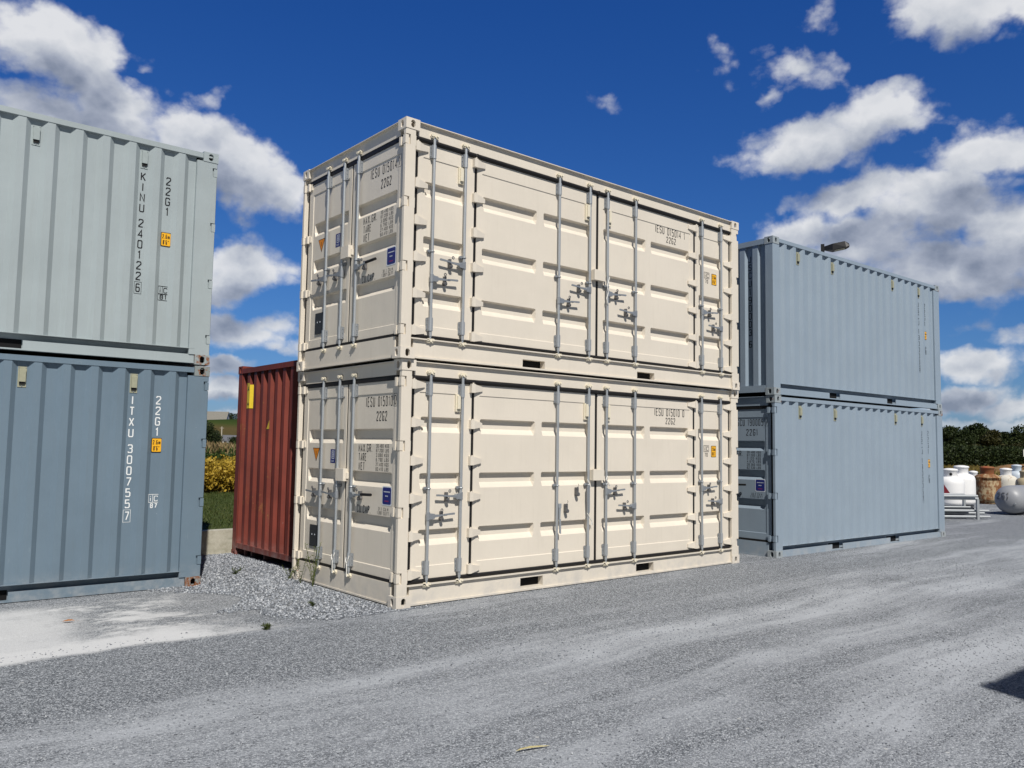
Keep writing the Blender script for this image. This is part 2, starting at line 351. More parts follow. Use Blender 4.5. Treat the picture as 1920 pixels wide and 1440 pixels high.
def rrect(mb, u0, u1, z0, z1, r, d, n=4):
    pts = []
    for cx, cz, a0 in ((u1 - r, z1 - r, 0), (u0 + r, z1 - r, 90), (u0 + r, z0 + r, 180), (u1 - r, z0 + r, 270)):
        for i in range(n + 1):
            a = R(a0 + 90 * i / n); pts.append((cx + r * math.cos(a), d, cz + r * math.sin(a)))
    mb.add(pts, [tuple(range(len(pts)))])

# ------------------------------------------------------------------ container pieces
LEN, WID, HGT = 6.058, 2.438, 2.591
def face_T(face, L=LEN, Wd=WID):
    if face == 'side': return Matrix.Identity(4)
    if face == 'near_end': return Matrix(((0, 1, 0, 0), (-1, 0, 0, Wd), (0, 0, 1, 0), (0, 0, 0, 1)))
    if face == 'far_end': return Matrix(((0, -1, 0, L), (1, 0, 0, 0), (0, 0, 1, 0), (0, 0, 0, 1)))
    if face == 'back': return Matrix(((-1, 0, 0, L), (0, -1, 0, Wd), (0, 0, 1, 0), (0, 0, 0, 1)))

def holed_face(mb, o, ax, bx, la, lb, depth, ra, rb, ca=.5, cb=.5):
    """rectangle o + a*ax + b*bx with an oval hole and a rim going inwards"""
    n = 16; nrm = ax.cross(bx); cen = o + ax * la * ca + bx * lb * cb; vs = [o, o + ax * la, o + ax * la + bx * lb, o + bx * lb]
    ov = []
    for i in range(n):
        an = 2 * math.pi * (i + .5) / n
        x = math.cos(an); y = math.sin(an); st = (rb - ra) if rb > ra else 0; sw = (ra - rb) if ra > rb else 0; r = min(ra, rb)
        ov.append(cen + ax * (x * r + (sw if x > 0 else -sw)) + bx * (y * r + (st if y > 0 else -st)))
    vs += ov + [p - nrm * depth for p in ov]
    fs = []
    q = {0: 2, 1: 3, 2: 0, 3: 1}
    for i in range(n):
        j = (i + 1) % n; mid = 2 * math.pi * (i + 1) / n
        quad = int(((2 * math.pi * (i + .5) / n) // (math.pi / 2))) % 4; quadj = int(((2 * math.pi * (j + .5) / n) // (math.pi / 2))) % 4
        ci = [2, 3, 0, 1][quad]; cj = [2, 3, 0, 1][quadj]
        fs.append((ci, 4 + i, 4 + j) if ci == cj else (ci, 4 + i, 4 + j, cj))
        fs.append((4 + i, 4 + j, 4 + n + j, 4 + n + i))
    mb.add(vs, fs)
def casting(L, Wd, H, ix, iy, iz, m):
    """corner casting 178 x 162 x 118 with its three openings"""
    mb = MB(); a, b, c = .178, .162, .118
    ox, oy, oz = (0 if ix == 0 else L), (0 if iy == 0 else Wd), (0 if iz == 0 else H)
    sx, sy, sz = (1 if ix == 0 else -1), (1 if iy == 0 else -1), (1 if iz == 0 else -1)
    X, Y, Z = Vector((sx, 0, 0)), Vector((0, sy, 0)), Vector((0, 0, sz)); O = Vector((ox, oy, oz))
    e = .0
    cbz = .5
    def hf(o, A, B, la, lb, ra, rb):
        nr = A.cross(B); inward = (O + X * a / 2 + Y * b / 2 + Z * c / 2) - (o + A * la / 2 + B * lb / 2)
        if nr.dot(inward) > 0: # want normal outward so that -n is inward
            A2, B2 = B, A; holed_face(mb, o, A2, B2, lb, la, .028, rb, ra)
        else: holed_face(mb, o, A, B, la, lb, .028, ra, rb)
    hf(O, X, Z, a, c, .028, .042)      # on the long side
    hf(O, Y, Z, b, c, .027, .041)      # on the end
    hf(O, X, Y, a, b, .058, .030)      # top or bottom
    p = lambda x, y, z: O + X * x + Y * y + Z * z
    mb.add([p(a, 0, 0), p(a, b, 0), p(a, b, c), p(a, 0, c)], [(0, 1, 2, 3)])
    mb.add([p(0, b, 0), p(a, b, 0), p(a, b, c), p(0, b, c)], [(0, 1, 2, 3)])
    mb.add([p(0, 0, c), p(a, 0, c), p(a, b, c), p(0, b, c)], [(0, 1, 2, 3)])
    return mb.build('corner_casting', m)

def corrugated(mb, u0, u1, z0, z1, d0, dep, first, pitch, flat_in, slope):
    """pressed sheet: recesses centred at first + k*pitch"""
    pts = [(u0, d0)]; c = first
    while c - pitch > u0 - flat_in: c -= pitch
    while c < u1 + pitch:
        for du, dd in ((-flat_in / 2 - slope, 0), (-flat_in / 2, dep), (flat_in / 2, dep), (flat_in / 2 + slope, 0)):
            pts.append((c + du, d0 + dd))
        c += pitch
    # clip
    pts = sorted(pts[1:]); out = []
    for (a, da), (b, db) in zip(pts[:-1], pts[1:]):
        if b <= u0 or a >= u1: continue
        if a < u0: da += (db - da) * (u0 - a) / (b - a); a = u0
        if b > u1: db = da + (db - da) * (u1 - a) / (b - a); b = u1
        if not out: out.append((a, da))
        out.append((b, db))
    n = len(out)
    mb.add([(u, d, z0) for u, d in out] + [(u, d, z1) for u, d in out], [(i, i + 1, n + i + 1, n + i) for i in range(n - 1)])
    # thickness seen from below
    mb.add([(u, d, z0) for u, d in out] + [(u, d0 + dep + .02, z0) for u, d in out], [(i, i + 1, n + i + 1, n + i) for i in range(n - 1)])
    return out

def door_skin(mb, u0, u1, z0, z1, d, insets, recs, th=.045):
    """door leaf: flat frame, slightly sunk panel(s), pressed horizontal recesses"""
    zs = {z0, z1}; us = {u0, u1}
    feats = [(a, b, c, e, .008, .006, .006) for a, b, c, e in insets] + [(a, b, c, e, .052, .012, .060) for a, b, c, e in recs]
    F = []
    for (a, b, c, e, dep, st, sb) in feats:
        sl = st if dep < .02 else .018
        F.append((a, b, c, e, dep, st, sb, sl)); us |= {a, b, a + sl, b - sl}; zs |= {c, e, e - st, c + sb}
    us = sorted(us); zs = sorted(zs)
    def depth(u, z):
        t = 0
        for (a, b, c, e, dep, st, sb, sl) in F:
            k = min((u - a) / sl, (b - u) / sl, (z - c) / sb, (e - z) / st, 1)
            if k > 0: t += dep * k
        return d + t
    nu = len(us); vs = [(u, depth(u, z), z) for z in zs for u in us]
    fs = []
    for j in range(len(zs) - 1):
        for i in range(nu - 1):
            a = j * nu + i; q = (a, a + 1, a + 1 + nu, a + nu)
            dd = [vs[k][1] for k in q]
            if abs(dd[0] + dd[2] - dd[1] - dd[3]) > 1e-6:
                if abs(dd[0] - dd[2]) > abs(dd[1] - dd[3]): fs += [(q[0], q[1], q[3]), (q[1], q[2], q[3])]
                else: fs += [(q[0], q[1], q[2]), (q[0], q[2], q[3])]
            else: fs.append(q)
    mb.add(vs, fs)
    # edges of the leaf and its back
    y1 = d + th + .05
    mb.add([(u0, d, z0), (u1, d, z0), (u1, d, z1), (u0, d, z1), (u0, y1, z0), (u1, y1, z0), (u1, y1, z1), (u0, y1, z1)],
           [(0, 1, 5, 4), (1, 2, 6, 5), (2, 3, 7, 6), (3, 0, 4, 7), (4, 5, 6, 7)])

def lock_rod(T, parent, u, zt, zb, dz, side=-1, low=True):
    """galvanised bar with its guides, end cams and keepers"""
    d = .020; r = .0165
    mb = MB(T); mb.smooth = False
    mb.cyl((u, d, zb - .005), (u, d, zt + .005), r, 12)
    mb.cyl((u, d, zb + .055), (u, d, zb + .20), r + .009, 12); mb.cyl((u, d, zt - .21), (u, d, zt - .06), r + .007, 12)
    mb.cyl((u, d, zb - .05), (u, d, zb + .02), .012, 8); mb.cyl((u, d, zt - .02), (u, d, zt + .045), .012, 8)
    mb.build('locking_rod', M['galv'], parent)
    for z in (zb + .055, zt - .205):
        b = MB(T); b.box(u - .034 if side < 0 else u + .010, u - .010 if side < 0 else u + .034, .012, .05, z, z + .145)
        b.box(u - .045 if side < 0 else u + .012, u - .012 if side < 0 else u + .045, .040, .052, z + .005, z + .14)
        for k in (.025, .075, .12): b.cyl((u + side * .033, .040, z + k), (u + side * .033, .030, z + k), .007, 6)
        b.build('rod_bracket', M['galv_d'], parent)
    # middle guide
    b = MB(T); zg = 1.205 + dz
    b.ring((u, d, zg), (0, 0, 1), r + .004, .007, 12, 6); b.cyl((u + side * .045, .02, zg + .004), (u + side * .045, .05, zg + .004), .013, 8)
    b.box(u - .045 if side < 0 else u, u if side < 0 else u + .045, .03, .05, zg - .016, zg + .02)
    b.build('rod_guide', M['galv_d'], parent)
    # keepers welded on header and sill
    for z, s in ((zb - .055, -1), (zt + .035, 1)):
        b = MB(T)
        b.prism([(u - .045, z - .018), (u + .04, z - .018), (u + .05, z + .006), (u + .03, z + .028), (u - .028, z + .03), (u - .052, z + .004)], .014, .034)
        b.cyl((u - .035, .004, z + .012), (u - .035, .03, z + .012), .017, 7, .012); b.cyl((u + .036, .004, z + .014), (u + .036, .03, z + .010), .015, 7, .010)
        b.cyl((u, -.002, z + .004), (u, .03, z), .016, 7)
        b.build('keeper', M['cream_lug'] if parent.get('_c') != 'g' else M['grey_c'], parent)

def handle(T, parent, u, z, dirn, black=False, length=.335):
    b = MB(T); s = dirn
    def bx(a0, a1, y0, y1, z0, z1): b.box(min(u + s * a0, u + s * a1), max(u + s * a0, u + s * a1), y0, y1, z0, z1)
    b.cyl((u, .02, z - .045), (u, .02, z + .04), .024, 10)
    b.prism([(u + s * .0, z - .036), (u + s * .07, z - .034), (u + s * .085, z + .0), (u + s * .07, z + .022), (u + s * .0, z + .03)][::s], -.004, .036)
    b.prism([(u + s * .06, z - .02), (u + s * .16, z - .008), (u + s * .24, z - .004), (u + s * .24, z + .010), (u + s * .15, z + .012), (u + s * .06, z + .014)][::s], .000, .012)
    b.prism([(u + s * .20, z - .001), (u + s * length, z + .004), (u + s * (length + .006), z + .012), (u + s * length, z + .026), (u + s * .20, z + .016)][::s], -.006, .006)
    b.build('door_handle', M['galv_d'], parent)
    if black:
        g = MB(T); g.cyl((u + s * .26, -.002, z + .012), (u + s * .47, -.002, z + .018), .016, 10); g.build('handle_grip', M['rubber'], parent)
    c = MB(T)   # catch that retains the lever
    uc = u + s * .185
    c.cyl((uc - s * .005, .004, z - .038), (uc - s * .005, .05, z - .038), .021, 10); c.box(uc - .015, uc + .010, .014, .05, z - .058, z + .044)
    c.ring((uc - s * .02, -.004, z + .058), (0, 1, 0), .014, .0055, 12, 5); c.cyl((uc, -.004, z - .038), (uc, .004, z - .038), .009, 8)
    c.build('handle_catch', M['iron'], parent)

def side_hinge(T, parent, uk, z, s, m):
    """uk knuckle position, blade tapers towards s"""
    b = MB(T); h = .050
    b.prism([(uk - s * .028, z - h), (uk + s * .022, z - h), (uk + s * .022, z + h), (uk - s * .028, z + h)][::s], .003, .050)
    # tapering blade
    x0, x1 = uk + s * .0225, uk + s * .155
    vs = [(x0, .008, z - h + .002), (x0, .008, z + h - .004), (x0, .052, z + h - .004), (x0, .052, z - h + .002),
          (x1, .036, z - .026), (x1, .036, z + .022), (x1, .054, z + .022), (x1, .054, z - .026)]
    b.add(vs, [(0, 1, 5, 4), (1, 2, 6, 5), (2, 3, 7, 6), (3, 0, 4, 7), (0, 3, 2, 1), (4, 5, 6, 7)])
    b.cyl((uk + s * .0, .012, z + h), (uk + s * .0, .012, z + h + .012), .010, 8)
    b.build('hinge', m, parent)
def end_hinge(T, parent, up, ud, z, m):
    """strap from the post (up) to the door (ud)"""
    s = 1 if ud > up else -1; b = MB(T); h = .048
    def bx(a0, a1, y0, y1, z0, z1): b.box(min(a0, a1), max(a0, a1), y0, y1, z0, z1)
    bx(up, up + s * .045, .002, .045, z - h, z + h)
    bx(up + s * .0455, ud + s * .0, .022, .050, z - h + .006, z + h - .006)
    bx(ud + s * .0005, ud + s * .035, .012, .054, z - h, z + h)
    bx(ud + s * .0355, ud + s * .075, .036, .054, z - h + .010, z + h - .010)
    b.build('hinge', m, parent)

def line_of(T, parent, m, s_, u0, u1, z0, z1, d, w, gap=.38, fr=None):
    b = MB(T); text(b, s_, u0, u1, z0, z1, d, w, gap)
    if fr: frame(b, *fr, d)
    return b.build('lettering', m, parent)
def marks_end(T, door, code, typ, nums, cap, lett, d=.0492):
    """door-end lettering on the right-hand leaf"""
    pre, num, chk = code; e = .0568
    line_of(T, door, lett, pre + ' ' + num, 1.625, 2.180, 2.103, 2.214, e, .0105, .50)
    line_of(T, door, lett, chk, 2.228, 2.262, 2.115, 2.216, d, .010, fr=(2.211, 2.277, 2.098, 2.234, .004))
    line_of(T, door, lett, typ, 1.857, 2.075, 1.943, 2.050, e, .012, .45)
    line_of(T, door, lett, 'MAX.GR.', 1.485, 1.785, 1.602, 1.690, e, .0098, .40); line_of(T, door, lett, 'TARE', 1.490, 1.660, 1.500, 1.588, e, .0098, .42); line_of(T, door, lett, 'NET', 1.497, 1.630, 1.398, 1.486, e, .0098, .42)
    z = 1.690
    for t in nums: line_of(T, door, lett, t, 1.868, 2.130, z - .038, z, e, .0052, .45); z -= .0505
    line_of(T, door, lett, 'CU.CAP.', 1.490, 1.784, .924, 1.010, e, .0098, .40)
    line_of(T, door, lett, cap[0], 1.945, 2.165, .974, 1.010, e, .0052, .45); line_of(T, door, lett, cap[1], 1.925, 2.175, .930, .966, e, .0052, .45)
    # owner's decal
    w = MB(T); w.cur = 0; rrect(w, 2.020, 2.212, 1.035, 1.240, .02, d + .0065); w.cur = 1; rrect(w, 2.031, 2.201, 1.047, 1.228, .02, d + .0055)
    w.cur = 0
    for zz, a, c in ((1.175, 2.055, 2.175), (1.130, 2.085, 2.145)):
        u = a
        while u < c - .004: w.add([(u, d + .0045, zz), (u + .008, d + .0045, zz), (u + .008, d + .0045, zz + .012), (u, d + .0045, zz + .012)], [(0, 1, 2, 3)]); u += .0115
    w.cur = 2; w.add([(2.075, d + .0045, 1.075), (2.155, d + .0045, 1.075), (2.155, d + .0045, 1.088), (2.075, d + .0045, 1.088)], [(0, 1, 2, 3)])
    w.build('decal', [M['decalw'], M['navy'], plain('dim_red_ink', (.22, .03, .12), .5)], door)

def door_end(root, T, m, dz=0., lett=None, code=None, nums=None, cap=None, typ='', posts=True, lockbox=True, handles=True, wires=False, plate=True):
    """two leaves with bars, hinges, gaskets, header and sill of a door end (face frame 2.438 wide)"""
    grey = m is not M['cream']
    b = MB(T); b.box(.163, WID - .163, .035, .12, 2.430, 2.569); b.box(.163, WID - .163, .0, .12, 2.5693, 2.577); part(b.build('door_header', m), root)
    b = MB(T); b.box(.163, WID - .163, .030, .14, .020, .238); b.box(.163, WID - .163, .022, .0298, .012, .03); part(b.build('door_sill', m), root)
    b = MB(T)
    b.box(.070, WID - .070, .040, .09, 2.378, 2.428); b.box(.070, WID - .070, .040, .09, .2385, .272)
    b.box(.062, .112, .058, .10, .2725, 2.377); b.box(WID - .112, WID - .062, .058, .10, .2725, 2.377); b.box(1.206, 1.236, .056, .10, .2725, 2.377)
    part(b.build('gasket', M['rubber']), root)
    recsz = [(1.695, 1.860), (1.222, 1.388), (.752, .918)]
    for (u0, u1, iu0, iu1, ru0, ru1, hp, hd) in ((.115, 1.204, .215, 1.150, .262, 1.135, .012, .118), (1.238, 2.323, 1.300, 2.235, 1.330, 2.205, WID - .012, WID - .118)):
        db = MB(T); door_skin(db, u0, u1, .262, 2.376, .050, [(iu0, iu1, .375, 2.245)], [(ru0, ru1, a + dz, c + dz) for a, c in recsz])
        door = part(db.build('door', m), root)
        if grey: door['_c'] = 'g'
        for z in (2.355, 1.675, .980, .305): end_hinge(T, door, hp, hd, z, m)
        if u0 < 1:
            rods = (.67, 1.075)
            for k, u in enumerate(rods):
                lock_rod(T, door, u, 2.43, .262, dz, 1)
                if handles: handle(T, door, u, 1.10 + dz, -1)
            dd = .050 + .0065
            t = MB(T); t.cur = 0; t.add([(.373, dd, 1.635), (.551, dd, 1.635), (.462, dd, 1.468)], [(0, 1, 2)]); t.cur = 1; t.add([(.386, dd - .001, 1.627), (.538, dd - .001, 1.627), (.462, dd - .001, 1.486)], [(0, 1, 2)])
            t.cur = 0; text(t, 'I', .455, .469, 1.54, 1.60, dd - .002, .008)
            t.build('warning_decal', [M['black'], M['orange']], door)
            t = MB(T); t.cur = 0; t.add([(.828, dd, 1.460), (.944, dd, 1.460), (.944, dd, 1.622), (.828, dd, 1.622)], [(0, 1, 2, 3)])
            t.cur = 1; frame(t, .862, .918, 1.515, 1.602, .008, dd - .001); text(t, 'B', .876, .904, 1.53, 1.588, dd - .001, .007)
            text(t, 'CSC', .85, .92, 1.474, 1.494, dd - .001, .0035)
            t.build('inspection_decal', [M['navy'], M['decalw']], door)
            if plate:
                t = MB(T); t.cur = 0; t.box(.376, .577, .046, .0575, .440, .700); t.cur = 1
                for q in (.44, .51): t.cyl((q, .0455, .585), (q, .044, .585), .010, 8)
                t.build('data_plate', [plain('plate_dark', (.035, .038, .042), .5), M['decalw']], door)
        else:
            lock_rod(T, door, 1.410, 2.43, .262, dz, 1)
            if handles: handle(T, door, 1.410, 1.12 + dz, 1, True, .28)
            if code: marks_end(T, door, code, typ, nums, cap, lett)
            if lockbox:
                l = MB(T); l.bbox(1.085, 1.275, -.012, .046, 1.262, 1.405, .006); l.box(1.27, 1.292, .02, .05, 1.29, 1.36); l.build('lock_box', m, door)
    if wires:
        for u in (1.075, 1.410):
            w = MB(T); w.tube([(u - .03, -.002, .41), (u - .024, -.01, .375), (u - .002, -.008, .345), (u, -.006, .20)], .006, 5)
            w.tube([(u - .002, -.008, .345), (u + .028, -.008, .40), (u + .034, .0, .435)], .006, 5)
            part(w.build('cord', M['wire']), root)

def front_end(root, T, m, first=.21, text_=None, H=HGT, tunnel=True, wall_z0=.155, pitch=.25, rail_z=(.02, .15)):
    b = MB(T); corrugated(b, .155, WID - .155, wall_z0, H - .105, .018, .045, first, pitch, .092, .030)
    w = part(b.build('front_wall', m), root)
    b = MB(T); b.bbox(.163, WID - .163, .004, .07, H - .105, H - .018, .004); part(b.build('top_rail', m), root)
    b = MB(T); b.box(.163, WID - .163, .006, .09, rail_z[0] + .03, rail_z[1] + .01); part(b.build('bottom_rail', m), root)
    if text_:
        t = MB(T); textv(t, text_[0], text_[1], 2.335, .112, .1365, .018 + .045 - .003, .060, .013); part(t.build('lettering', M['black']), root)
    return w

def markings_side(T, root, lett, code, uc, zt, chkframe, typ_u, typ_zt, yz, icz, ic_num, boxed, d):
    t = MB(T)
    z = textv(t, code[:4], uc, zt, .098, .1235, d, .056, .0125) - .1235 * .45
    part(t.build('lettering', lett), root); t = MB(T)
    z = textv(t, code[5:-1], uc, z, .098, .1235, d, .056, .0125)
    part(t.build('lettering', lett), root); t = MB(T); z -= .012; text(t, code[-1], uc - .024, uc + .024, z - .098, z, d, .012)
    frame(t, uc - .038, uc + .038, z - .118, z + .018, .004, d)
    part(t.build('lettering', lett), root); t = MB(T)
    textv(t, '22G1', typ_u, typ_zt, .098, .122, d, .056, .0125)
    part(t.build('lettering', lett), root); t = MB(T)
    # registry mark
    frame(t, typ_u - .058, typ_u + .058, icz - .09, icz, .006, d); stroke(t, [(typ_u - .012, icz - .09), (typ_u - .012, icz)], .005, d - .0004)
    text(t, 'i', typ_u - .050, typ_u - .022, icz - .078, icz - .012, d, .008); text(t, 'c', typ_u + .000, typ_u + .046, icz - .078, icz + .018, d, .008)
    text(t, ic_num, typ_u - .038, typ_u + .038, icz - .155, icz - .100, d, .010)
    if boxed: frame(t, typ_u - .058, typ_u + .058, icz - .165, icz - .0935, .006, d)
    part(t.build('registry_mark', lett), root)
    y = MB(T); y.cur = 0; rrect(y, typ_u - .058, typ_u + .058, yz - .165, yz, .012, d - .004); y.cur = 1; rrect(y, typ_u - .051, typ_u + .051, yz - .158, yz - .007, .010, d - .005)
    y.cur = 0; text(y, '2.6m', typ_u - .042, typ_u + .042, yz - .075, yz - .025, d - .006, .007); text(y, "8'6\"", typ_u - .034, typ_u + .034, yz - .145, yz - .092, d - .006, .007)
    part(y.build('height_decal', [M['black'], M['yellow']]), root)

def vent(T, root, u, m, d, grille=True):
    b = MB(T); b.cur = 0
    b.box(u - .040, u + .040, d - .006, d, 2.235, 2.452)
    b.prismx([(d - .006, 2.425), (d - .030, 2.420), (d - .030, 2.292), (d - .024, 2.292), (d - .006, 2.292)], u - .030, u + .030)
    b.cur = 1; b.box(u - .026, u + .026, d - .018, d - .006, 2.262, 2.2915); b.cur = 2
    b.cyl((u, d - .006, 2.246), (u, d - .010, 2.246), .006, 8); b.cyl((u - .03, d - .006, 2.440), (u - .03, d - .010, 2.440), .005, 8); b.cyl((u + .03, d - .006, 2.440), (u + .03, d - .010, 2.440), .005, 8)
    part(b.build('vent', [m, M['rubber'], M['galv_d']]), root)

def frame_of(root, m, mc, L, Wd, H, castmats={}):
    for ix in (0, 1):
        for iy in (0, 1):
            for iz in (0, 1):
                part(casting(L, Wd, H, ix, iy, iz, castmats.get((ix, iy, iz), mc)), root)

def posts(root, m, L, Wd, H, side_w=.135, near_door=False, far_door=False, wide=None):
    """four corner posts; those of a door end are thin on the end face and have hinge windows"""
    for ix in (0, 1):
        dooren = near_door if ix == 0 else far_door
        for iy in (0, 1):
            b = MB(Matrix(((1 if ix == 0 else -1, 0, 0, 0 if ix == 0 else L), (0, 1 if iy == 0 else -1, 0, 0 if iy == 0 else Wd), (0, 0, 1, 0), (0, 0, 0, 1))))
            w = side_w if wide is None else wide[ix]; e = .006
            if dooren:
                zs = [.1185] + [z for q in (.305, .980, 1.675, 2.355) for z in (q - .055, q + .055)] + [H - .1185]
                for a, c in zip(zs[0::2], zs[1::2]): b.bbox(e, w, e, .052, a, c, .006)
                for a, c in zip(zs[1:-1:2], zs[2:-1:2]): b.box(.064, w, e, .052, a, c); b.box(.014, .064, .03, .052, a, c)
                b.box(.06, w - .004, .053, .11, .1185, H - .1185)
            else:
                b.bbox(e, w, e, .15, .1185, H - .1185, .006)
            part(b.build('corner_post', m), root)

def common_shell(root, m, L, Wd, H):
    b = MB(); b.box(.15, L - .15, .12, Wd - .12, .14, .155); part(b.build('floor', M['dark']), root)
    b = MB(); n = 40; x0, x1 = .12, L - .12; vs = []
    for i in range(n + 1):
        x = x0 + (x1 - x0) * i / n; z = H - .020 - (0.012 if (i // 2) % 2 else 0)
        vs += [(x, .05, z), (x, Wd - .05, z)]
    b.add(vs, [(2 * i, 2 * i + 2, 2 * i + 3, 2 * i + 1) for i in range(n)]); part(b.build('roof', m), root)
def corr_side(root, T, m, L, H, first, u0, u1, pockets=True, name='side_wall', pk=(1.704, 2.058, 3.76, 4.11)):
    b = MB(T); corrugated(b, u0, u1, .1917, H - .080, .010, .042, first, .2755, .100, .052); w = part(b.build(name, m), root)
    b = MB(T); b.bbox(.178, L - .178, .004, .066, H - .080, H - .020, .004); part(b.build('top_rail', m), root)
    b = MB(T)
    segs = [(.182, pk[0]), (pk[1], pk[2]), (pk[3], L - .182)] if pockets else [(.182, L - .182)]
    for a, c in segs:
        b.box(a, c, .018, .030, .030, .119)
    b.box(.182, L - .182, .012, .095, .014, .0295)                  # bottom flange
    b.box(.182, L - .182, .0955, .11, .014, .1855)                  # web
    b.box(.182, L - .182, .004, .11, .1858, .1915)                 # lip the sheet stands on
    part(b.build('bottom_rail', m), root)
    if pockets:
        for a, c in ((pk[0], pk[1]), (pk[2], pk[3])):
            b = MB(T); b.box(a + .001, c - .001, .088, .0952, .030, .131); part(b.build('fork_pocket', M['dark']), root)
    return w

def std_container(label, grp, mk, loc, rz, off, near, far, castmats={}, vents=(), ventm='vent', postw=(.165, .250)):
    root = empty('shipping_container', loc, rz); tag(root, label, 'shipping container', grp)
    m, mc = M[mk], M[mk + '_c']; L, Wd, H = LEN, WID, HGT
    frame_of(root, m, mc, L, Wd, H, castmats); posts(root, m, L, Wd, H, near_door=near == 'door', far_door=far == 'door', wide=postw)
    common_shell(root, m, L, Wd, H)
    corr_side(root, face_T('side'), m, L, H, off, postw[0], L - postw[1]); corr_side(root, face_T('back'), m, L, H, off, postw[0], L - postw[1])
    for u in vents: vent(face_T('side'), root, u, M[ventm], .052)
    return root

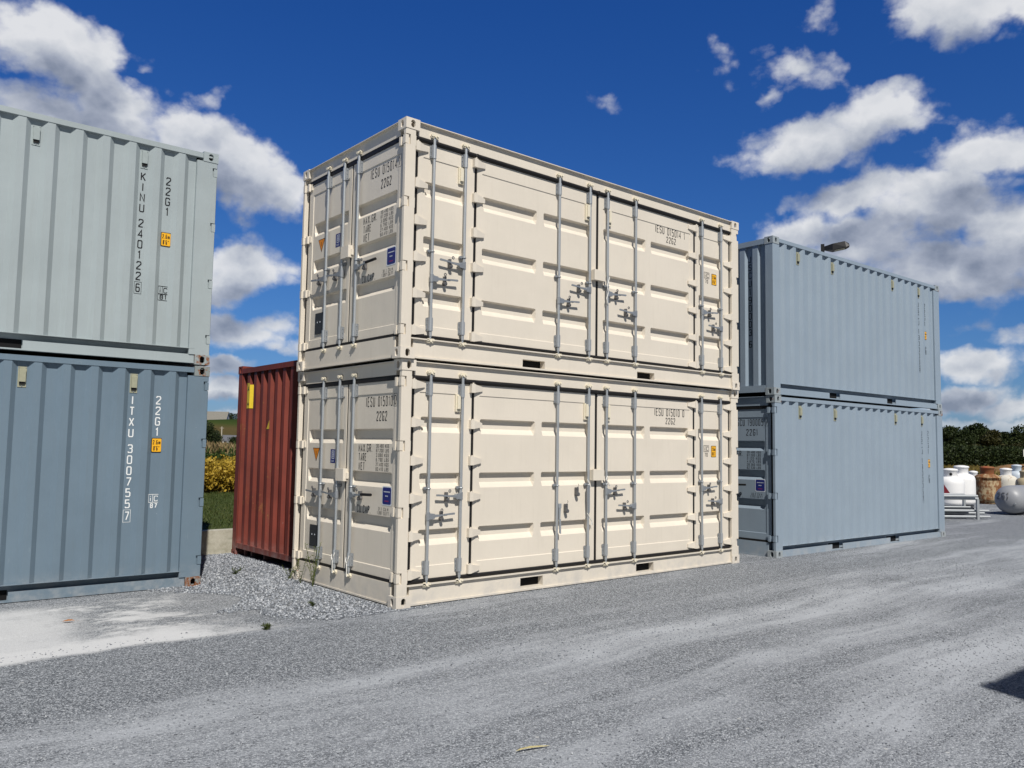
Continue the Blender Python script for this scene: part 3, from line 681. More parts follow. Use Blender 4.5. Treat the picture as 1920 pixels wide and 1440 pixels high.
# ================================================================== cream side-door containers
def cream_container(label, loc, rz, code, dz, lower):
    root = empty('side_door_container', loc, rz); tag(root, label, 'shipping container', 'cream side-opening containers stacked in two tiers')
    m, mc = M['cream'], M['cream_c']; L, Wd, H = LEN, WID, HGT; T = face_T('side')
    frame_of(root, m, mc, L, Wd, H)
    # posts
    posts(root, m, L, Wd, H, near_door=True, far_door=True, wide=(.135, .175))
    common_shell(root, m, L, Wd, H)
    corr_side(root, face_T('back'), m, L, H, .52, .178, L - .178)
    # long side frame
    b = MB(T); b.box(.179, L - .179, .036, .12, 2.430, 2.569); part(b.build('side_header', m), root)
    b = MB(T); b.box(.179, L - .179, .0, .12, 2.5693, 2.578); part(b.build('top_rail', m), root)
    b = MB(T); p1, p2, p3, p4 = 1.72, 2.075, 3.755, 4.11; za, zb = .030 + dz, .140 + dz
    for a, c in ((.179, p1), (p2, p3), (p4, L - .179)): b.box(a, c, .036, .13, .030, .2120)
    for a, c in ((p1, p2), (p3, p4)): b.box(a, c, .036, .13, zb, .2120); b.box(a, c, .036, .13, .030, max(.0305, za))
    b.box(.179, L - .179, .020, .13, .010, .0298)
    b.box(.135, L - .175, .004, .13, .2125, .2260)                  # ledge under the doors
    part(b.build('side_sill', m), root)
    for a, c in ((p1, p2), (p3, p4)):
        b = MB(T); b.box(a + .001, c - .001, .118, .1295, za + .001, zb - .001); part(b.build('fork_pocket', M['dark']), root)
    b = MB(T)
    b.cyl((.14, .046, 2.403), (5.88, .046, 2.403), .026, 10); b.box(.138, 5.88, .050, .10, 2.376, 2.4295)
    b.cyl((.14, .044, .252), (5.88, .044, .252), .020, 10); b.box(.138, 5.88, .050, .10, .2265, .272)
    for a, c in ((.136, .192), (.966, 1.000), (2.962, 3.002), (4.994, 5.032), (5.856, 5.882)):
        b.box(a, c, .054, .10, .2725, 2.3755)
    b.cyl((2.982, .040, 2.39), (2.982, .040, 2.425), .032, 8); b.cyl((.983, .040, 2.39), (.983, .040, 2.422), .030, 8); b.cyl((5.013, .040, 2.39), (5.013, .040, 2.422), .030, 8)
    part(b.build('gasket', M['rubber']), root)
    recz = [(1.805, 1.975), (1.200, 1.370), (.600, .770)]
    leaves = [  # u0,u1, insets, recess spans, rods
        (.194, .964, (.262, .850), [(.289, .830)], (.384, .815), (.165, 1)),
        (1.002, 2.960, (1.075, 2.885), [(1.097, 1.935), (2.045, 2.865)], (2.279, 2.820), (.958, 1)),
        (3.004, 4.992, (3.085, 4.925), [(3.105, 3.945), (4.053, 4.895)], (3.150, 3.703), (5.020, -1)),
        (5.034, 5.854, (5.110, 5.700), [(5.130, 5.685)], (5.167, 5.628), (5.874, -1))]
    for li, (u0, u1, ins, recs, rods, (uk, s)) in enumerate(leaves):
        db = MB(T); door_skin(db, u0, u1, .262, 2.376, .050, [(ins[0], ins[1], .385 + dz, 2.238 + dz)], [(a, c, z0 + dz, z1 + dz) for a, c in recs for z0, z1 in recz])
        door = part(db.build('door', m), root)
        for z in (2.322, 1.915, 1.510, 1.112, .715, .318): side_hinge(T, door, uk, z + dz * .6, s, m)
        for u in rods: lock_rod(T, door, u, 2.43, .262, dz, -1)
        # levers
        if li in (0, 1, 3) or li == 2:
            hi, lo = (rods[1], rods[0]) if li in (0, 1) else (rods[0], rods[1])
            dh = -1 if li in (0, 1) else 1
            zh, zl = (1.118 + dz, .915 + dz)
            if lower and li == 1:
                b = MB(T)       # levers hanging open, catches left behind on the leaf
                u = rods[0] + .035
                b.box(u - .022, u + .020, -.004, .03, .93 + dz, .985 + dz); b.prism([(u - .016, .93 + dz), (u - .010, .79 + dz), (u + .006, .79 + dz), (u + .014, .93 + dz)][::-1], .0, .014)
                b.prism([(u - .012, .80 + dz), (u - .010, .63 + dz), (u + .016, .62 + dz), (u + .010, .80 + dz)][::-1], -.008, .004)
                b.build('door_handle', M['galv'], door)
                b = MB(T); u = rods[1] - .01
                b.prism([(u - .030, 1.17 + dz), (u - .014, 1.20 + dz), (u + .016, 1.19 + dz), (u + .016, .86 + dz), (u - .016, .84 + dz), (u - .030, 1.05 + dz)][::-1], -.006, .006)
                b.build('door_handle', M['galv_d'], door)
                for (cu, cz) in ((2.632, 1.135 + dz), (2.447, .935 + dz)):
                    c = MB(T); c.cyl((cu, .0, cz - .045), (cu, .05, cz - .045), .024, 10); c.box(cu - .022, cu + .012, .012, .05, cz - .06, cz + .04); c.ring((cu - .01, .01, cz + .03), (0, 1, 0), .014, .005, 10, 5)
                    c.tube([(cu + .004, .012, cz + .05), (cu + .006, .004, cz + .07), (cu - .002, .008, cz + .085)], .003, 5)
                    c.build('handle_catch', M['iron'], door)
                w = MB(T); u = rods[1]
                w.tube([(u - .03, .004, 1.27 + dz), (u + .004, -.004, 1.20 + dz), (u + .02, .0, 1.175 + dz)], .006, 5); w.tube([(u - .03, .0, .85 + dz), (u + .01, -.006, .79 + dz), (u + .05, .0, .75 + dz), (u + .045, .004, .70 + dz)], .006, 5)
                w.tube([(u + .05, .0, .75 + dz), (u + .075, .01, .70 + dz)], .004, 5)
                w.build('cord', M['wire'], door)
            else:
                handle(T, door, hi, zh, dh); handle(T, door, lo, zl, -dh)
        if li == 0:
            b = MB(T); b.box(.735, .800, .034, .056, 2.045 + dz, 2.235 + dz); b.bbox(.748, .790, .012, .0338, 2.075 + dz, 2.220 + dz, .005); b.build('vent', M['cream_lug'], door)
        if li == 1:
            b = MB(T); b.box(2.755, 2.845, .034, .056, 2.025 + dz, 2.230 + dz); b.bbox(2.770, 2.825, .008, .0338, 2.065 + dz, 2.220 + dz, .005); b.build('vent', M['cream_lug'], door)
            if lower:
                w = MB(T); w.tube([(3.15, -.002, 1.33), (3.12, -.004, 1.28), (3.17, -.004, 1.24), (3.20, .0, 1.20)], .006, 5); w.build('cord', M['wire'], door)
        if li == 2:
            b = MB(T); b.bbox(2.878, 3.078, -.018, .048, 1.258 + dz, 1.392 + dz, .006); b.box(2.900, 3.055, .0, .03, 1.3925 + dz, 1.400 + dz); b.build('lock_box', m, door)
            b = MB(T); b.box(3.172, 3.235, .034, .056, 2.025 + dz, 2.230 + dz); b.bbox(3.180, 3.220, .012, .0338, 2.065 + dz, 2.220 + dz, .005); b.build('vent', M['cream_lug'], door)
            t = MB(T); dd = .046
            line_of(T, door, M['black'], code[0] + ' ' + code[1] + ' ' + code[2], 4.150, 4.805, 2.126 + dz, 2.230 + dz, .0568, .0108, .42)
            line_of(T, door, M['black'], '22G2', 4.390, 4.600, 2.015 + dz, 2.105 + dz, .0568, .011, .45)
            if not lower:
                w = MB(T); w.tube([(3.17, -.002, 1.32), (3.12, -.004, 1.19), (3.14, -.004, 1.10), (3.11, -.004, 1.02), (3.14, .0, .95)], .006, 5); w.build('cord', M['wire'], door)
        if li == 3:
            t = MB(T); d = .0565
            frame(t, 5.262, 5.382, 1.640 + dz, 1.728 + dz, .006, d); stroke(t, [(5.312, 1.640 + dz), (5.312, 1.728 + dz)], .005, d - .0004)
            text(t, 'i', 5.272, 5.302, 1.652 + dz, 1.718 + dz, d, .008); text(t, 'c', 5.324, 5.372, 1.652 + dz, 1.748 + dz, d, .008)
            text(t, '70', 5.285, 5.355, 1.566 + dz, 1.622 + dz, d, .008); t.build('registry_mark', M['black'], door)
            y = MB(T); y.cur = 0; rrect(y, 5.438, 5.560, 1.560 + dz, 1.728 + dz, .012, d); y.cur = 1; rrect(y, 5.446, 5.552, 1.568 + dz, 1.720 + dz, .010, d - .001)
            y.cur = 0; text(y, '2.6m', 5.458, 5.540, 1.652 + dz, 1.702 + dz, d - .002, .008); text(y, "8'6\"", 5.462, 5.536, 1.584 + dz, 1.634 + dz, d - .002, .008)
            y.build('height_decal', [M['black'], M['yellow']], door)
    Tn = face_T('near_end')
    door_end(root, Tn, m, 0, M['black'], code, ['30.480 KGS', '67.200 LBS', '3.080 KGS', '6.790 LBS', '27.400 KGS', '60.410 LBS'], ['31.1 CU.M.', '1.097 CU.FT.'], '22G2', wires=lower)
    b = MB(face_T('far_end')); door_skin(b, .115, WID - .115, .24, 2.43, .05, [], [(.2, WID - .2, a, c) for a, c in recz]); b.box(.163, WID - .163, .03, .14, .02, .238); b.box(.163, WID - .163, .02, .12, 2.4305, 2.576)
    part(b.build('end_door', m), root)
    return root

CL = cream_container('cream side-opening container standing on the gravel, bottom of the cream stack, numbered 015010', (0, 0, .0), 0, ('IESU', '015010', '0'), .018, True)
CU = cream_container('cream side-opening container on top of the cream stack, highest container, numbered 015014', (-.048, -.034, 2.597), R(-.2), ('IESU', '015014', '1'), -.018, False)

# ================================================================== left stack
def left_root(t, rz):
    c, s = math.cos(rz), math.sin(rz); return (t[0] - LEN * c, t[1] - LEN * s, t[2])
a = R(-1.09)
BL = std_container('slate blue-grey corrugated container at ground level at the left edge, white numbers 300755', 'containers of the left-hand stack', 'blue', left_root((-1.089, 2.534, -.006), a), a, .538, 'front', 'door', vents=(LEN - .835, LEN - 1.937, 2.2, .8), postw=(.165, .248))
markings_side(face_T('side'), BL, M['white'], 'ITXU_3007557', LEN - .838, 2.200, True, LEN - .556, 2.212, 1.728, 1.082, '87', False, .0495)
front_end(BL, face_T('near_end'), M['blue']); door_end(BL, face_T('far_end'), M['blue'], 0, handles=False, lockbox=False)
BU = std_container('pale grey-green corrugated container on top of the left-hand stack, black numbers 240122', 'containers of the left-hand stack', 'pale', left_root((-1.097, 2.533, 2.602), a), a, .538, 'front', 'door',
                   vents=(LEN - .835, LEN - 1.937, 2.2, .8), ventm='ventg', postw=(.165, .248), castmats={(1, 0, 1): M['pale'], (1, 1, 1): M['pale']})
markings_side(face_T('side'), BU, M['black'], 'KINU_2401226', LEN - .838, 2.188, True, LEN - .556, 2.192, 1.528, .888, '81', True, .0495)
front_end(BU, face_T('near_end'), M['pale']); door_end(BU, face_T('far_end'), M['pale'], 0, handles=False, lockbox=False)

# ================================================================== right stack
gl = R(-1.17)
GL = std_container('dove grey corrugated container standing on the gravel, bottom of the right-hand stack, numbered 190005', 'containers of the right-hand stack', 'grey', (7.008, -.036, -.012), gl, .515, 'door', 'front', vents=(.80, 1.905, 4.11, 5.205), ventm='vent', postw=(.195, .245))
markings_side(face_T('side'), GL, M['black'], 'JSCU_1900057', 5.200, 2.150, True, 5.474, 2.150, 1.578, 1.262, '70', False, .0495)
door_end(GL, face_T('near_end'), M['grey'], 0, M['black'], ('JSCU', '190005', '7'), ['30.480 KGS', '67.200 LBS', '2.120 KGS', '4.670 LBS', '28.360 KGS', '62.530 LBS'], ['33.2 CU.M.', '1.173 CU.FT.'], '22G1')
front_end(GL, face_T('far_end'), M['grey'])
GU = std_container('dove grey corrugated container on top of the right-hand stack, numbered 190003', 'containers of the right-hand stack', 'grey', (6.992, -.034, 2.585), gl, .515, 'front', 'front', vents=(.80, 1.905, 4.11, 5.205), ventm='vent', postw=(.195, .245))
markings_side(face_T('side'), GU, M['black'], 'JSCU_1900036', 5.200, 2.150, True, 5.474, 2.150, 1.578, 1.262, '70', False, .0495)
front_end(GU, face_T('near_end'), M['grey'], first=WID - .225, text_=('JSCU190003_6', WID - .478)); front_end(GU, face_T('far_end'), M['grey'])

# ================================================================== red container behind
def red_container():
    root = empty('shipping_container', (.26, 2.60, -.045), 0); tag(root, 'rusty oxide-red corrugated container behind the cream stack, yellow caution sticker on its end', 'shipping container')
    L, Wd, H = 12.192, 2.438, 2.896; m = M['red']
    frame_of(root, m, m, L, Wd, H)
    posts(root, m, L, Wd, H, side_w=.15)
    common_shell(root, m, L, Wd, H)
    corr_side(root, face_T('side', L, Wd), m, L, H, .52, .15, L - .15, pockets=False); corr_side(root, face_T('back', L, Wd), m, L, H, .52, .15, L - .15, pockets=False)
    T = face_T('near_end', L, Wd)
    b = MB(T); corrugated(b, .06, Wd - .06, .235, H - .115, .016, .048, .25, .245, .092, .032); part(b.build('front_wall', m), root)
    b = MB(T); b.bbox(.12, Wd - .12, .002, .07, H - .115, H - .040, .005); part(b.build('top_rail', m), root)
    b = MB(T); b.bbox(.163, Wd - .163, .002, .07, .160, .2345, .005); part(b.build('bottom_rail', m), root)
    b = MB(T); b.box(.5, .53, .10, .9, .06, .158); b.box(.95, .98, .10, .9, .05, .158); b.box(.3, .34, .08, .12, .0, .158); part(b.build('cross_member', m), root)
    # caution sticker wrapped over one corrugation, and the triangle
    d = .016 - .002
    t = MB(T); t.cur = 0; u0, u1 = .335, .425
    t.add([(u0, d, 2.245), (u1, d, 2.245), (u1, d, 2.625), (u0, d, 2.625)], [(0, 1, 2, 3)])
    t.add([(u1, d, 2.245), (u1 + .034, d + .048, 2.245), (u1 + .034, d + .048, 2.60), (u1, d, 2.60)], [(0, 1, 2, 3)])
    t.cur = 1; text(t, 'A', u0 + .012, u1 - .012, 2.50, 2.575, d - .001, .012); text(t, 'H', u0 + .02, u1 - .006, 2.275, 2.34, d - .001, .012)
    part(t.build('caution_sticker', [M['yellow2'], M['black']]), root)
    t = MB(T); t.add([(1.075, d, 1.93), (1.165, d, 1.93), (1.165, d, 2.06)], [(0, 1, 2)]); part(t.build('warning_decal', M['yellow2']), root)
    return root
M['yellow2'] = plain('faded_yellow_decal', (.75, .56, .04), .5)
red_container()

# ================================================================== containers opposite (out of frame, their shadow falls into it)
def opposite():
    src = []
    for z, lb in ((0., 'grey corrugated container across the yard, at ground level'), (2.60, 'grey corrugated container across the yard, upper of the two')):
        r = std_container(lb, 'grey containers across the yard', 'grey', (.25, -8.98 - WID, z), 0, .515, 'front', 'front', vents=(.8, 5.2), postw=(.195, .245))
        front_end(r, face_T('near_end'), M['grey']); front_end(r, face_T('far_end'), M['grey'])
opposite()

# ================================================================== ground
def ground_mat():
    m, T, b = mat('crushed_limestone'); P = world_pos(T)
    flat = T.mapping(P, sc=(1, 1, 0))
    warp = T.new('ShaderNodeTexNoise'); T.set(warp.inputs['Vector'], flat); warp.inputs['Scale'].default_value = .35; warp.inputs['Detail'].default_value = 3
    wv = T.new('ShaderNodeVectorMath', operation='SCALE'); T.set(wv.inputs[0], T.vm('SUBTRACT', warp.outputs['Color'], (.5, .5, .5)).outputs[0]); wv.inputs[3].default_value = 1.0
    Pw = T.vm('ADD', flat, wv.outputs[0]).outputs[0]
    sp = T.new('ShaderNodeSeparateXYZ'); T.set(sp.inputs[0], Pw); X, Y = sp.outputs[0], sp.outputs[1]
    # stones of two sizes
    v1 = T.vor(flat, 125); v2 = T.vor(flat, 70); v3 = T.vor(flat, 260)
    def grey(v): 
        s = T.new('ShaderNodeSeparateColor'); T.set(s.inputs[0], v.outputs['Color']); return s.outputs[0]
    g = T.m('ADD', T.m('MULTIPLY', grey(v1), .42), T.m('ADD', T.m('MULTIPLY', grey(v2), .24), T.m('MULTIPLY', grey(v3), .34)))
    stone = T.ramp(g, [(.18, (.034, .039, .046)), (.40, (.125, .138, .156)), (.60, (.250, .268, .292)), (.82, (.56, .585, .615))])
    # finely crushed dust
    fine = T.noise(flat, 160, 4, .75)
    dust = T.ramp(fine, [(.25, (.28, .30, .33)), (.75, (.54, .565, .60))])
    white = T.ramp(fine, [(.25, (.46, .465, .475)), (.75, (.68, .69, .70))])
    # driving streaks along the yard
    st = T.noise(T.mapping(Pw, rot=(0, 0, R(4)), sc=(.10, 1.25, 1)), 1.35, 3, .5)
    st2 = T.noise(T.mapping(Pw, rot=(0, 0, R(6)), sc=(.22, 5.0, 1)), 1.2, 5, .62)
    st3 = T.noise(T.mapping(flat, rot=(0, 0, R(-3)), sc=(.9, 14, 1)), 1.0, 4, .6)
    pat = T.noise(flat, .8, 6, .68)
    def cen(x, a): return T.m('MULTIPLY', T.m('SUBTRACT', x, .5), a)
    k = T.m('ADD', T.m('ADD', cen(st, 2.3), cen(st2, 1.0)), T.m('ADD', cen(st3, .45), cen(pat, .95)))
    k = T.m('ADD', k, T.mr(T.m('ADD', Y, cen(pat, 1.2)), -1.15, -2.0, -.34, .10))
    k = T.m('ADD', k, T.mr(X, 3., 16., 0., .10))
    grit = cen(T.noise(flat, 34, 5, .8), .9)
    f = T.mr(T.m('ADD', k, grit), -.26, .56, .0, .86, 'LINEAR')
    c = T.mix(f, stone, dust)
    # pale fines spilled in front of the left-hand stack
    e = T.noise(flat, 1.3, 6, .7); e = T.m('MULTIPLY', T.m('SUBTRACT', e, .5), 1.1)
    right = T.mr(T.m('ADD', X, T.m('MULTIPLY', e, 1.6)), -1.1, -1.9, 0., 1.)
    low = T.mr(T.m('ADD', Y, T.m('MULTIPLY', e, .22)), -.10, .04, 0., 1.); 
    sp0 = T.new('ShaderNodeSeparateXYZ'); T.set(sp0.inputs[0], flat)
    band = T.mr(T.m('ADD', sp0.outputs[1], e), .70, .25, 0., 1.)
    blob = T.mr(T.noise(T.mapping(flat, loc=(3, 1.4, 0), sc=(.8, 1.3, 1)), 1.1, 6, .7), .47, .62, 0., 1.)
    up = T.m('MULTIPLY', T.mr(sp0.outputs[1], 2.4, 1.9, 0., 1.), 1.)
    leftw = T.mr(T.m('ADD', sp0.outputs[0], T.m('MULTIPLY', e, 1.5)), -2.2, -3.2, 0., .85); blob = T.m('MAXIMUM', blob, leftw)
    wmask = T.m('MULTIPLY', T.m('MULTIPLY', right, low), T.m('MAXIMUM', band, T.m('MULTIPLY', blob, up)))
    wmask = T.m('MULTIPLY', wmask, T.mr(T.m('ADD', T.noise(flat, 42, 4, .75), T.m('MULTIPLY', wmask, .18)), .38, .56, .25, 1.))
    c = T.mix(T.m('MULTIPLY', wmask, .95), c, white)
    # washed coarse stone between the stacks is a little lighter
    co = T.m('MULTIPLY', T.mr(Y, .2, .9, 0., 1.), T.mr(X, -2.6, -1.2, 0., .35)); c = T.mix(T.m('MULTIPLY', co, T.mr(X, 1.5, .8, 0., 1.)), c, T.ramp(g, [(.15, (.12, .125, .13)), (.5, (.30, .31, .32)), (.85, (.50, .50, .50))]))
    # scattered pale chips
    chip = T.vor(flat, 9); sep = T.new('ShaderNodeSeparateColor'); T.set(sep.inputs[0], chip.outputs['Color'])
    cm = T.m('MULTIPLY', T.mr(chip.outputs['Distance'], .14, .05, 0., 1.), T.m('GREATER_THAN', sep.outputs[0], .93)); c = T.mix(T.m('MULTIPLY', cm, .7), c, (.62, .62, .60))
    T.set(b.inputs['Base Color'], c); b.inputs['Roughness'].default_value = .9; b.inputs['Specular IOR Level'].default_value = .15
    h = T.m('ADD', T.m('MULTIPLY', v1.outputs['Distance'], -.5), T.m('ADD', T.m('MULTIPLY', v2.outputs['Distance'], -.8), T.m('MULTIPLY', T.noise(flat, 3, 4), 2.)))
    h = T.m('MULTIPLY', h, T.mr(T.m('MAXIMUM', f, wmask), .2, .9, 1., .35))
    bump(T, b, h, .75, .012)
    return m
M['ground'] = ground_mat()
b = MB(); b.add([(-400, -400, 0), (900, -400, 0), (900, 900, 0), (-400, 900, 0)], [(0, 1, 2, 3)]); tag(b.build('ground', M['ground']), kind='structure')

def stone_mat():
    m, T, b = mat('loose_stone'); P = world_pos(T); n = T.vor(P, 55); s = T.new('ShaderNodeSeparateColor'); T.set(s.inputs[0], n.outputs['Color'])
    T.set(b.inputs['Base Color'], T.ramp(s.outputs[0], [(0, (.09, .10, .115)), (.5, (.22, .24, .27)), (.9, (.40, .42, .45)), (1, (.54, .56, .58))]))
    b.inputs['Roughness'].default_value = .85; return m
def scatter_stones(name, n, fpos, size, m, label=None):
    """many small angular stones in one mesh"""
    pos = fpos(n); n = len(pos)
    base = np.array([(1, 0, 0), (-.9, .1, 0), (0, 1, 0), (.1, -1, 0), (0, 0, .75), (.1, 0, -.6)])
    fs = np.array([(0, 2, 4), (2, 1, 4), (1, 3, 4), (3, 0, 4), (2, 0, 5), (1, 2, 5), (3, 1, 5), (0, 3, 5)])
    s = rng.uniform(*size, n) * rng.uniform(.7, 1.2, n); V = base[None] * (1 + rng.uniform(-.38, .38, (n, 6, 3))) * s[:, None, None]
    V[:, :, 0] *= rng.uniform(.8, 1.5, n)[:, None]
    a = rng.uniform(0, 2 * np.pi, n); ca, sa = np.cos(a)[:, None], np.sin(a)[:, None]
    x = V[:, :, 0] * ca - V[:, :, 1] * sa; y = V[:, :, 0] * sa + V[:, :, 1] * ca
    V[:, :, 0], V[:, :, 1] = x, y; V += pos[:, None, :]; V[:, :, 2] += s[:, None] * .25
    me = bpy.data.meshes.new(name); nv = n * 6; nf = n * 8
    me.vertices.add(nv); me.vertices.foreach_set('co', V.reshape(-1)); me.loops.add(nf * 3)
    me.loops.foreach_set('vertex_index', (fs[None] + (np.arange(n) * 6)[:, None, None]).reshape(-1).astype(np.int32))
    me.polygons.add(nf); me.polygons.foreach_set('loop_start', np.arange(0, nf * 3, 3, dtype=np.int32)); me.polygons.foreach_set('loop_total', np.full(nf, 3, dtype=np.int32))
    me.materials.append(m); me.update(); me.validate()
    o = bpy.data.objects.new(name, me); COL.objects.link(o); return o
M['stone'] = stone_mat()
def fpos_gap(n):
    x = rng.uniform(-1.7, .35, n); y = rng.uniform(-.1, 5.1, n); k = (x > -1.35 - .35 * np.sin(y * 3) - np.where(y < .8, -.5, 0)) & ~((x > -.02) & (y > -.05) & (y < 2.47)); return np.stack([x[k], y[k], np.zeros(k.sum())], -1)
tag(scatter_stones('gravel', 15000, fpos_gap, (.010, .022), M['stone']), 'loose grey crushed stone between the left-hand stack and the cream stack', 'gravel', kind='stuff')
def fpos_yard(n):
    x = rng.uniform(-5., 9., n); y = rng.uniform(-6.5, .2, n)
    pr = .35 + .65 * (np.sin(y * 2.4 + .3 * np.sin(x)) > .1) ; k = rng.uniform(0, 1, n) < pr
    return np.stack([x[k], y[k], np.zeros(k.sum())], -1)
tag(scatter_stones('loose_gravel', 42000, fpos_yard, (.0035, .0085), M['stone']), 'fine grey gravel scattered over the yard in the foreground', 'gravel', kind='stuff')

# ------------------------------------------------------------------ helper: point on the sight line of a photo column at depth D
def at(u, D, z=0.):
    r = FW + RT * ((u - 960) / FPX); p = CAM + r * D; return Vector((p.x, p.y, z))
def zat(v, D, u=960):
    """height seen at photo row v, depth D"""
    r = FW + RT * ((u - 960) / FPX) - UP * ((v - 720) / FPX); return (CAM + r * D).z

# ================================================================== retaining wall, lawn, fields, hill
def concrete():
    m, T, b = mat('weathered_concrete'); P = world_pos(T); n = T.noise(P, 6, 6, .7); n2 = T.noise(T.mapping(P, sc=(1, 1, 4)), 2, 4)
    c = T.ramp(n, [(.3, (.30, .28, .21)), (.7, (.52, .50, .42))]); c = T.mix(T.mr(n2, .55, .7, 0, .5), c, (.20, .21, .15))
    T.set(b.inputs['Base Color'], c); b.inputs['Roughness'].default_value = .9; bump(T, b, n, .4, .02); return m
b = MB(); b.bbox(-22, 18, 5.16, 5.36, -.2, .352, .01)
tag(b.build('retaining_wall', concrete()), 'low weathered concrete retaining wall behind the containers, edging the lawn', 'wall')

def veg_mat(name, cols, scale=6, rough=.9, sc=(1, 1, 1), det=5):
    m, T, b = mat(name); P = world_pos(T); n = T.noise(T.mapping(P, sc=sc), scale, det, .7)
    T.set(b.inputs['Base Color'], T.ramp(n, [(.28 + .44 * i / (len(cols) - 1), c) for i, c in enumerate(cols)])); b.inputs['Roughness'].default_value = rough; b.inputs['Specular IOR Level'].default_value = .1
    return m
M['lawn'] = veg_mat('lawn_green', [(.035, .05, .014), (.055, .075, .02), (.10, .10, .035)], 5)
b = MB(); b.add([(-80, 5.36, .33), (19, 5.36, .33), (19, 14.4, .33), (-80, 14.4, .33)], [(0, 1, 2, 3)]); b.add([(19, 5.36, .33), (19, 14.4, .33), (21, 14.4, 0), (21, 5.36, 0)], [(0, 1, 2, 3)]); tag(b.build('lawn', M['lawn']), kind='structure')
M['field'] = veg_mat('field_soil', [(.05, .045, .015), (.10, .08, .03), (.16, .13, .05)], .6)
# field level falls gently away from the lawn, then rises to the hill
def terrain():
    x = np.arange(-260, 420, 10.); prof = [(14.4, .33), (18, .30), (25, -.8), (60, -.9), (150, -1.2), (300, .0), (330, 1.), (420, 6.), (520, 13.5), (600, 18.), (680, 19.), (900, 15.)]
    ys = [p[0] for p in prof]; vs = []; fs = []
    for j, (y, z) in enumerate(prof):
        for i, xx in enumerate(x):
            k = 0 if y < 100 else min(1, (y - 100) / 300)
            zz = z + k * (2.2 * math.sin(xx * .021 + 1.) + 1.3 * math.sin(xx * .047))
            if y > 250: zz -= max(0, (xx - 230)) * .03 * k
            if y > 60: zz = zz
            vs.append((xx + y * .85 * (1 if y > 60 else 0) * min(1, (y - 60) / 60), y, zz))
    n = len(x)
    fs = [(j * n + i, j * n + i + 1, (j + 1) * n + i + 1, (j + 1) * n + i) for j in range(len(prof) - 1) for i in range(n - 1)]
    b = MB(); b.smooth = True
    # keep clear of the yard on the right
    fs = [f for f in fs if not (max(vs[q][0] for q in f) > 19 and max(vs[q][1] for q in f) < 60)]
    b.add(vs, fs); return b
def hill_mat():
    m, T, b = mat('hillside_fields'); P = world_pos(T); s = T.new('ShaderNodeSeparateXYZ'); T.set(s.inputs[0], P)
    n = T.noise(P, .12, 5, .7); n2 = T.noise(P, .9, 5, .75)
    y = T.m('ADD', s.outputs[2], T.m('MULTIPLY', T.m('SUBTRACT', n, .5), 2.))
    c = T.ramp(T.mr(y, -2, 22, 0, 1, 'LINEAR'), [(.0, (.06, .075, .02)), (.25, (.09, .075, .035)), (.50, (.115, .085, .04)), (.66, (.05, .075, .022)), (.8, (.03, .055, .018)), (1, (.028, .042, .016))])
    c = T.mix(T.mr(n2, .3, .75, 0, .6), c, (.035, .038, .012)); T.set(b.inputs['Base Color'], c); b.inputs['Roughness'].default_value = 1; b.inputs['Specular IOR Level'].default_value = 0; return m
tag(terrain().build('hillside', hill_mat()), kind='structure')

def leaf_mat(name, c0, c1, c2, scale=1.2, transl=.25):
    m, T, b = mat(name); P = world_pos(T); n = T.noise(P, scale, 4, .65); n2 = T.noise(P, scale * 9, 2)
    c = T.ramp(T.m('ADD', T.m('MULTIPLY', n, .6), T.m('MULTIPLY', n2, .4)), [(.32, c0), (.5, c1), (.68, c2)])
    T.set(b.inputs['Base Color'], c); b.inputs['Roughness'].default_value = .6; b.inputs['Specular IOR Level'].default_value = .25
    if transl:
        tr = T.new('ShaderNodeBsdfTranslucent'); T.set(tr.inputs[0], c); mx = T.new('ShaderNodeMixShader'); mx.inputs[0].default_value = transl
        out = T.n['Material Output']; T.l.new(b.outputs[0], mx.inputs[1]); T.l.new(tr.outputs[0], mx.inputs[2]); T.l.new(mx.outputs[0], out.inputs[0])
    return m
def leaves(name, pos, size, m, up=.3, parent=None, aspect=.6):
    """quads (two triangles folded) at pos with random directions"""
    n = len(pos); d = rng.normal(size=(n, 3)); d[:, 2] = np.abs(d[:, 2]) * up; d /= np.linalg.norm(d, axis=1)[:, None]
    q = rng.normal(size=(n, 3)); w = np.cross(d, q); w /= np.linalg.norm(w, axis=1)[:, None] + 1e-9
    s = (rng.uniform(*size, n) if isinstance(size, tuple) else np.full(n, size))[:, None]
    nn = np.cross(d, w)
    V = np.stack([pos, pos + d * s * .5 + w * s * aspect * .5 + nn * s * .08, pos + d * s, pos + d * s * .5 - w * s * aspect * .5 + nn * s * .08], 1)
    me = bpy.data.meshes.new(name); me.vertices.add(n * 4); me.vertices.foreach_set('co', V.reshape(-1)); me.loops.add(n * 6)
    idx = np.array([0, 1, 2, 0, 2, 3])[None] + (np.arange(n) * 4)[:, None]; me.loops.foreach_set('vertex_index', idx.reshape(-1).astype(np.int32))
    me.polygons.add(n * 2); me.polygons.foreach_set('loop_start', np.arange(0, n * 6, 3, dtype=np.int32)); me.polygons.foreach_set('loop_total', np.full(n * 2, 3, dtype=np.int32))
    me.materials.append(m); me.update()
    o = bpy.data.objects.new(name, me); COL.objects.link(o)
    if parent is not None: o.parent = parent
    return o

# lawn blades seen in the gap
n = 26000; gx = rng.uniform(-2.5, 6., n); gy = rng.uniform(5.4, 14.6, n)
M['grass'] = leaf_mat('grass_blade', (.035, .055, .012), (.06, .085, .02), (.12, .12, .04), 1.5, .2)
tag(leaves('grass', np.stack([gx, gy, np.full(n, .33)], -1), (.04, .09), M['grass'], 2.5, aspect=.18), 'short mown green lawn behind the retaining wall', 'grass', kind='stuff')
